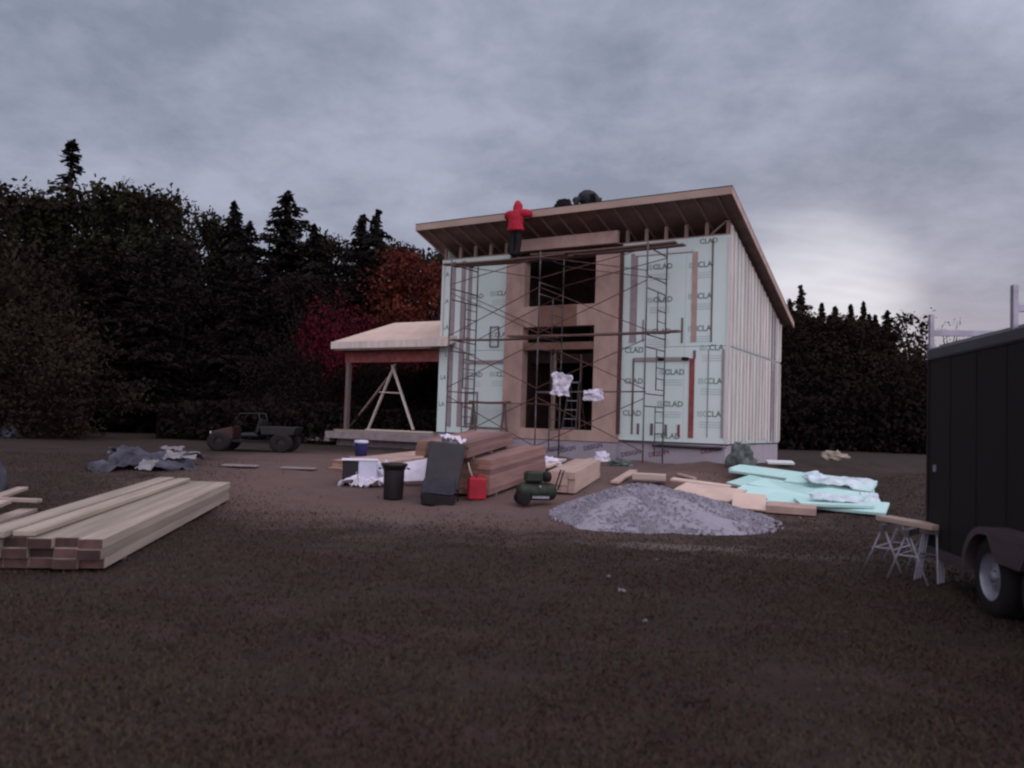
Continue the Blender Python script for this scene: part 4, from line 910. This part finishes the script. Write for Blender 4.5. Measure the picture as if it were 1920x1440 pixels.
# white and black box appliance with white sheet
bp_ = G(672, 908); t_ = thing('storage_box', 'box with a black end and white side standing left of the black trash can', 'box', bp_, R(12))
MB().box(-.32, -.02, -.25, .25, .02, .46).build('dark_end', 'black_plastic', t_, bevel=.012); MB().box(-.018, .34, -.27, .27, .02, .48).build('white_side', 'white_plastic', t_, bevel=.015)
MB().box(-.34, .36, -.28, .28, .482, .50).build('lid', 'white_cloth', t_, bevel=.004)
sheet('white_sheeting', 'white_cloth', G(690, 912)+Vector((0, -.05, .06)), .85, .35, 5.5, 'crumpled white sheeting on the ground at the foot of the box', 'sheeting', rot=(R(20), 0, .1), wrinkle=.13, edge=.6)
sheet('white_sheeting', 'white_cloth', G(712, 905)+Vector((.0, 0, .18)), .35, .5, 1.1, 'white sheeting drooping from the box to the black trash can', 'sheeting', rot=(R(60), 0, .2), wrinkle=.10, edge=.4)
# blue and white bucket behind the box
p = G(676, 872); t_ = thing('bucket', 'blue plastic bucket with a white lid behind the box', 'bucket', p+Vector((0, 0, .22)), 0)
MB().lathe([(0, 0), (.135, 0), (.15, .30), (.155, .31), (.155, .33)], 28).build('tub', 'blue', t_, smooth=True); MB().lathe([(.16, .31), (.165, .33), (.165, .36), (.14, .372), (0, .38)], 28).build('lid', 'white_plastic', t_, smooth=True)
MB().box(-.25, .25, -.25, .25, -.20, -.002).build('stand_block', 'osb_dark', t_, bevel=.01)
# white board leaning
p = G(778, 915); o = MB().hexa([(-.36, 0, 0), (.42, 0, .06), (.42, .03, .06), (-.36, .03, 0), (-.40, .22, .34), (.40, .22, .50), (.40, .25, .50), (-.40, .25, .34)]).build('white_board', 'white_cloth', None, bevel=.005, loc=p+Vector((0, .1, .10))); tag(o, 'white board leaning between the black trash can and the tall black tub', 'board')
# tall black tub: cart stood on end
p = G(826, 946); t_ = thing('upended_cart', 'black plastic cart tray stood upright left of the red can', 'cart', p, R(-6))
m = MB(); w0, w1 = .30, .27
m.hexa([(-.31, -.02, .27), (.29, -.02, .25), (.29, .10, .25), (-.31, .10, .27), (-.27, .14, 1.09), (.38, .14, 1.04), (.38, .24, 1.04), (-.27, .24, 1.09)]); m.build('tray_back', 'grey_plastic', t_, bevel=.02)
MB().hexa([(-.34, -.20, .20), (.25, -.20, .17), (.27, .06, .22), (-.31, .06, .24), (-.30, -.04, .46), (.22, -.04, .44), (.24, .08, .46), (-.28, .08, .48)]).build('tray_lip', 'slate_cloth', t_, bevel=.02)
MB().hexa([(-.31, -.16, .0), (.24, -.16, -.02), (.24, .12, -.02), (-.31, .12, .0), (-.33, -.18, .19), (.25, -.18, .16), (.25, .12, .16), (-.33, .12, .19)]).build('base', 'black_plastic', t_, bevel=.015)
for s in (-1, 1): MB().tube([(s*.22, .22, .85), (s*.24, .30, .55), (s*.24, .34, .03)], .015, 6).build('leg', 'black', t_)
p2 = p+Vector((.02, .22, 1.07)); sheet('white_rag', 'white_cloth', p2+Vector((.12, .3, .02)), .42, .25, 7.7, 'white rag lying on top of the upended cart', 'rag', rot=(R(15), R(8), 0), wrinkle=.09, edge=.6)
# red can
p = G(893, 938); t_ = thing('fuel_can', 'square red can between the upended cart and the brown lumber stack', 'can', p, R(8))
MB().box(-.165, .165, -.12, .12, 0, .40).build('body', 'red', t_, bevel=.03); MB().lathe([(.045, .39), (.045, .43), (.0, .435)], 14, c=(-.09, 0, 0)).build('cap', 'red', t_, smooth=True)
MB().tube([(-.01, 0, .395), (0, 0, .45), (.11, 0, .45), (.13, 0, .395)], .014, 8).build('handle', 'red', t_, smooth=True)
MB().tube([(-.09, 0, .42), (-.13, .0, .52), (-.17, 0, .66)], .013, 8).build('spout', 'batten', t_, smooth=True)
sheet('paper_scrap', 'white_cloth', G(926, 922)+Vector((0, 0, .32)), .2, .12, 9.1, 'white paper scrap right of the red can', 'scrap', rot=(R(30), 0, 0), wrinkle=.03, edge=.5)
# dark green machine (air compressor)
p = G(1005, 946); t_ = thing('air_compressor', 'dark green wheeled air compressor in front of the brown lumber stack', 'compressor', p, R(10))
MB().lathe([(0, -.36), (.08, -.355), (.14, -.31), (.155, -.25), (.155, .25), (.14, .31), (.08, .355), (0, .36)], 24, 'x', (0, 0, .24)).build('tank', 'machine_green', t_, smooth=True)
MB().box(-.22, .10, -.12, .12, .40, .60).build('motor', 'machine_green', t_, bevel=.04); MB().lathe([(0, .0), (.09, 0), (.09, .12), (.05, .14), (.0, .14)], 18, 'x', (.12, 0, .50)).build('pump', 'black', t_, smooth=True)
for s in (-1, 1):
    MB().lathe([(0, 0), (.10, 0), (.12, .01), (.12, .05), (.10, .06), (0, .06)], 20, 'x', (-.02, 0, 0)).build('wheel', 'tyre', t_, smooth=True, loc=(-.25, s*.17, .12)).rotation_euler = (0, 0, R(90))
MB().tube([(.36, -.12, .28), (.46, -.12, .62), (.46, .12, .62), (.36, .12, .28)], .014, 8).build('handle', 'black', t_, smooth=True)
MB().lathe([(0, 0), (.028, 0), (.03, .02), (0, .022)], 14, 'x', (.02, -.16, .33)).build('gauge', 'alu', t_)
MB().box(-.1, .2, -.16, -.14, .13, .17).build('plate', 'alu', t_)
# white scraps
SCR = [((1032, 872), (.5, .35, .20), 'white_cloth', 'crumpled white plastic behind the beam bundle', 1), ((1128, 866), (.42, .35, .28), 'white_cloth', 'ball of white plastic film on the dirt in front of the foundation', 2), ((1165, 874), (.55, .35, .18), 'green_tarp', 'crumpled pale green sheeting on the dirt right of the white film ball', 3), ((1108, 863), (.35, .25, .10), 'ply', 'pale flat offcut behind the beam bundle', 4)]
for (px, s, mt, lb, sd_) in SCR: crumple('crumpled_sheeting', mt, G(*px)-Vector((0, 0, .02)), s, sd_*1.9, lb, 'sheeting', amp=.35, fr=2.8)
crumple('green_tarp', 'green_tarp', G(1388, 884)-Vector((0, 0, .02)), (.65, .5, .60), 6.2, 'bunched grey green tarp against the corner of the foundation', 'tarp', amp=.34, fr=2.0)
slabobj('tarp_edge_board', 'small pale foam offcut behind the green foam pile', 'foam scrap', (1440, 886), (1490, 888), .3, .04, 'foam_pale', .06, R(10))
crumple('brush_heap', 'lumber_grey', G(1562, 862), (.85, .5, .30), 8.8, 'light dead brush heap at the edge of the right wood', 'brush heap', amp=.45, fr=3.0)
# tarp covered heap at the left
t0 = G(262, 880)
sheet('tarpaulin', 'tarp', t0+Vector((0, .4, .14)), 1.8, 1.3, 2.4, 'crumpled blue grey tarpaulin spread over a low heap left of the yard', 'tarpaulin', rot=(R(14), 0, .12), wrinkle=.20, edge=.45, n=44)
for k, (px, py, w, h, lb) in enumerate([(335, 852, .7, .35, 'pale crumpled sheet at the right end of the blue grey tarpaulin'), (318, 838, .5, .2, 'pale scrap above the right end of the blue grey tarpaulin'), (270, 872, .3, .5, 'pale strip hanging down the front of the blue grey tarpaulin'), (220, 846, .5, .12, 'thin pale strip along the top of the blue grey tarpaulin')]):
    sheet('sheet_scrap', 'sheet_grey', G(px, py+22)+Vector((0, .1, .22)), w, h, k*2.2+.7, lb, 'scrap', rot=(R(18), 0, .1), wrinkle=.05, edge=.2)
for k, (px, py, lb) in enumerate([(560, 881, 'short pale board lying flat right of the utility vehicle'), (450, 878, 'pale stone slab flat on the ground below the utility vehicle')]):
    a = G(px-35, py); b = G(px+30, py+2); o = MB().box(0, (b-a).length, 0, .25, 0, .03).build('flat_board', 'concrete', None, loc=a+Vector((0, 0, .02))); o.rotation_euler = (0, 0, ang(a, b)); tag(o, lb, 'board')
# litter on the grass
for k, (px, py, lb) in enumerate([(1166, 1111, 'white scrap of paper on the grass, the lowest of the yard'), (1141, 1083, 'tiny white scrap on the grass above the larger scrap'), (1230, 1055, 'tiny pale scrap on the grass near the gravel pile'), (1500, 974, 'white crumb on the soil under the foam pile'), (1210, 1170, 'faint pale leaf on the grass below the gravel pile')]):
    sheet('litter', 'sheet_grey', G(px, py)+Vector((0, 0, .02)), (.07 if k == 0 else .035), .03, k+.3, lb, 'litter', rot=(.1, .1, k), wrinkle=.02, edge=.4, n=8, th=.003, group='litter on the grass')

# utility vehicle (side on), dark
a = G(418, 850); b = G(548, 842); L = 2.1; c = (a+b)/2; c.y = 22.5; c.x = (482-960)/F*22.5; c.z = gz(c.x, c.y)
uv = thing('utility_vehicle', 'dark open utility buggy with a dull red front parked before the left wood', 'buggy', c, R(3)); uv.scale = (1, 1, .88)
for sx_ in (-.82, .85):
    for sy_ in (-.5, .5):
        w_ = MB().lathe([(.12, -.1), (.24, -.11), (.30, -.09), (.31, 0), (.30, .09), (.24, .11), (.12, .1), (.12, -.1)], 24, 'x', (0, 0, 0)).build('tyre', 'tyre', uv, smooth=True, loc=(sx_, sy_, .30)); w_.rotation_euler = (0, 0, R(90))
        h_ = MB().lathe([(0, -.06), (.12, -.05), (.12, .05), (0, .06)], 16, 'x').build('hub', 'dark_paint', w_)
MB().box(-.75, .75, -.42, .42, .28, .36).build('chassis', 'tyre', uv, bevel=.01)
MB().hexa([(-1.15, -.42, .36), (-.5, -.42, .36), (-.5, .42, .36), (-1.15, .42, .36), (-1.05, -.36, .62), (-.5, -.38, .78), (-.5, .38, .78), (-1.05, .36, .62)]).build('bonnet', 'batten_red' if False else material('dull_red', (0.028, 0.006, 0.007), .6), uv, bevel=.03)
MB().hexa([(.30, -.5, .55), (1.15, -.5, .55), (1.15, .5, .55), (.30, .5, .55), (.22, -.5, .80), (1.25, -.5, .80), (1.25, .5, .80), (.22, .5, .80)]).build('cargo_bed', 'dark_paint', uv, bevel=.015)
MB().box(-.30, .20, -.40, .40, .45, .58).build('seat', 'black_plastic', uv, bevel=.04); MB().hexa([(.10, -.4, .58), (.2, -.4, .58), (.2, .4, .58), (.10, .4, .58), (.18, -.38, 1.0), (.26, -.38, 1.0), (.26, .38, 1.0), (.18, .38, 1.0)]).build('backrest', 'dark_paint', uv, bevel=.02)
for sy_ in (-.42, .42): MB().tube([(-.5, sy_, .75), (-.32, sy_*.92, 1.18), (.18, sy_*.92, 1.20), (.30, sy_, .6)], .022, 8).build('roll_bar', 'dark_paint', uv, smooth=True)
MB().tube([(-.5, -.12, .78), (-.42, -.15, .92)], .015, 6).build('steering_column', 'black', uv); MB().lathe([(.13, -.01), (.15, 0), (.13, .01), (.12, 0), (.13, -.01)], 20).build('steering_wheel', 'black', uv, loc=(-.41, -.15, .94)).rotation_euler = (0, R(50), 0)
for sy_ in (-.25, .25): MB().lathe([(0, 0), (.06, 0), (.06, .03), (0, .04)], 14, 'x').build('headlight', 'alu', uv, loc=(-1.14, sy_, .55))

# sawhorses with a plank
def sawhorse(p, rz, label, h=.60):
    t_ = thing('sawhorse', label, 'sawhorse', p, rz, 'folding sawhorses by the trailer')
    MB().box(-.03, .03, -.36, .36, h-.07, h).build('top_beam', 'steel', t_, bevel=.004)
    for sy_ in (-.30, .30):
        for sx_ in (-1, 1): MB().tube([(sx_*.015, sy_, h-.06), (sx_*.20, sy_*1.06, 0)], .011, 6).build('leg', 'alu', t_, smooth=True)
        MB().tube([(-.11, sy_*1.03, h*.5), (.11, sy_*1.03, h*.5)], .008, 5).build('brace', 'alu', t_)
    for sx_ in (-1, 1): MB().tube([(sx_*.11, -.31, h*.48), (sx_*.11, .31, h*.48)], .008, 5).build('rail', 'alu', t_)
A = G(1652, 1062); B = G(1712, 1090)
pA, pB = at(1664, 974, 9.25), at(1752, 986, 8.55)
sawhorse(Vector((pA.x+.05, pA.y, 0)), R(-42), 'left folding metal sawhorse under the plank, nearer the foam pile', pA.z-.03); sawhorse(Vector((pB.x-.14, pB.y+.10, 0)), R(-42), 'right folding metal sawhorse under the plank, nearer the trailer', pB.z-.03)
d = (pB-pA); d.z = 0; L = d.length+.15
o = MB().box(-L/2, L/2, -.10, .10, 0, .055).build('plank', 'fascia', None, bevel=.005, loc=((pA.x+pB.x)/2, (pA.y+pB.y)/2, (pA.z+pB.z)/2-.028)); o.rotation_euler = (0, 0, math.atan2(d.y, d.x)); tag(o, 'short tan plank laid over the two sawhorses beside the trailer', 'plank')
for k in range(3):
    p = Vector((pB.x-.10+.05*k, pB.y-.05+.04*k, 0)); t_ = thing('folded_sawhorse', ['folded metal sawhorse leaning under the plank, left one of three', 'folded metal sawhorse leaning under the plank, middle one of three', 'folded metal sawhorse leaning under the plank, right one of three'][k], 'sawhorse', p, R(-50), 'folded sawhorses under the plank')
    for s in (-1, 1): MB().tube([(s*.12, -.02, 0), (s*.07, .06, .50)], .010, 6).build('leg', 'alu', t_)
    MB().tube([(-.09, .03, .28), (.09, .03, .28)], .008, 5).build('brace', 'steel', t_); MB().box(-.10, .10, .03, .08, .495, .535).build('top_beam', 'steel', t_)

# ------------------------------------------------------------------ cargo trailer
az = R(8.1); TD = Vector((-math.sin(az), -math.cos(az), 0))   # far end -> near end
FT = at(1741, 720, 8.8); TB = Vector((FT.x, FT.y, 0))
tl = thing('cargo_trailer', 'dark enclosed cargo trailer with a roof rack at the right edge', 'trailer', TB, math.atan2(TD.y, TD.x))
# local: x toward the camera along the side, y = to the right-hand side (away) is +y
LN, WT, ZB, ZR = 5.2, 2.1, .25, 2.48
sgn = 1
MB().box(0, LN, .0, WT, ZB, ZR-.13).build('body', 'trailer', tl, bevel=.012)
MB().box(-.02, LN+.02, -.02, WT+.02, ZR-.128, ZR).build('roof_trim', 'trailer_trim', tl, bevel=.02)
MB().box(.02, LN-.02, .1, WT-.1, ZR+.002, ZR+.04).build('roof', 'trailer_trim', tl)
MB().box(.02, 1.43, -.012, -.001, ZB-.01, ZB+.10).build('skirt_rail', 'fender', tl); MB().box(3.24, LN-.02, -.012, -.001, ZB-.01, ZB+.10).build('skirt_rail', 'fender', tl)
for x in np.arange(.6, LN, .61): MB().box(x-.012, x+.012, -.006, -.001, ZB+.12, ZR-.14).build('seam_strip', 'trailer', tl)
MB().box(-.012, .03, -.012, .03, ZB, ZR-.13).build('corner_cap', 'trailer', tl)
for xw in (1.90, 2.76):
    t2 = MB().lathe([(.20, -.10), (.29, -.105), (.335, -.08), (.345, 0), (.335, .08), (.29, .105), (.20, .10)], 40).build('tyre', 'tyre', tl, smooth=True, loc=(xw, -.06, .345)); t2.rotation_euler = (R(90), 0, 0)
    MB().lathe([(.205, .10), (.20, .085), (.185, .07), (.15, .045), (.10, .04), (.075, .06), (.045, .062), (.04, .085), (0, .09)], 32).build('rim', 'rim', t2, smooth=True)
    for k in range(5):
        a_ = k*2*math.pi/5; MB().lathe([(.011, 0), (.011, .02), (0, .022)], 8).build('wheel_nut', 'alu', t2, loc=(math.cos(a_)*.06, math.sin(a_)*.06, .055))
    MB().lathe([(.185, 0), (.192, .0)], 8).v
# fender: rounded tandem arch standing out from the body
fm = MB(); pts = []
for k in range(13):
    a_ = math.pi-(math.pi/2)*k/12; pts.append((1.90+.44*math.cos(a_), .345+.42*math.sin(a_)))
for k in range(13):
    a_ = math.pi/2-(math.pi/2)*k/12; pts.append((2.76+.44*math.cos(a_), .345+.42*math.sin(a_)))
for i in range(len(pts)-1):
    (xa, za), (xb, zb) = pts[i], pts[i+1]
    def inn(x, z): cx_ = min(max(x, 1.90), 2.76); v_ = Vector((x-cx_, z-.345)); v_ = v_*(1-.06/max(v_.length, .01)); return cx_+v_.x, .345+v_.y
    (xc, zc_), (xd, zd) = inn(xa, za), inn(xb, zb)
    fm.hexa([(xa, -.22, za), (xb, -.22, zb), (xb, -.002, zb), (xa, -.002, za), (xc, -.22, zc_), (xd, -.22, zd), (xd, -.002, zd), (xc, -.002, zc_)])
fm.hexa([(2.12, -.215, .50), (2.54, -.215, .50), (2.54, -.18, .50), (2.12, -.18, .50), (1.95, -.215, .72), (2.71, -.215, .72), (2.71, -.18, .72), (1.95, -.18, .72)])
fm.build('fender', 'fender', tl)
MB().tube([(.0, .5, ZB-.06), (LN+.5, .5, ZB-.06)], .04, 6).build('frame_rail', 'black', tl)
# ladder racks across the roof
for xr in (.05, 1.95):
    rk = MB().box(xr-.03, xr+.03, -.015, .025, ZR-.02, ZR+.37).box(xr-.03, xr+.03, WT-.02, WT+.02, ZR-.02, ZR+.37).box(xr-.025, xr+.025, .027, WT-.022, ZR+.14, ZR+.20)
    for yy in (.5, 1.05, 1.6): rk.box(xr-.015, xr+.015, yy-.02, yy+.02, ZR+.042, ZR+.14)
    rk.build('ladder_rack', 'alu', tl)
MB().box(.2, .24, -.02, -.001, 1.15, 1.22).build('marker_light', 'alu', tl)

# clean up unused helper emptiness: fix duplicate part parents
bpy.context.view_layer.update()
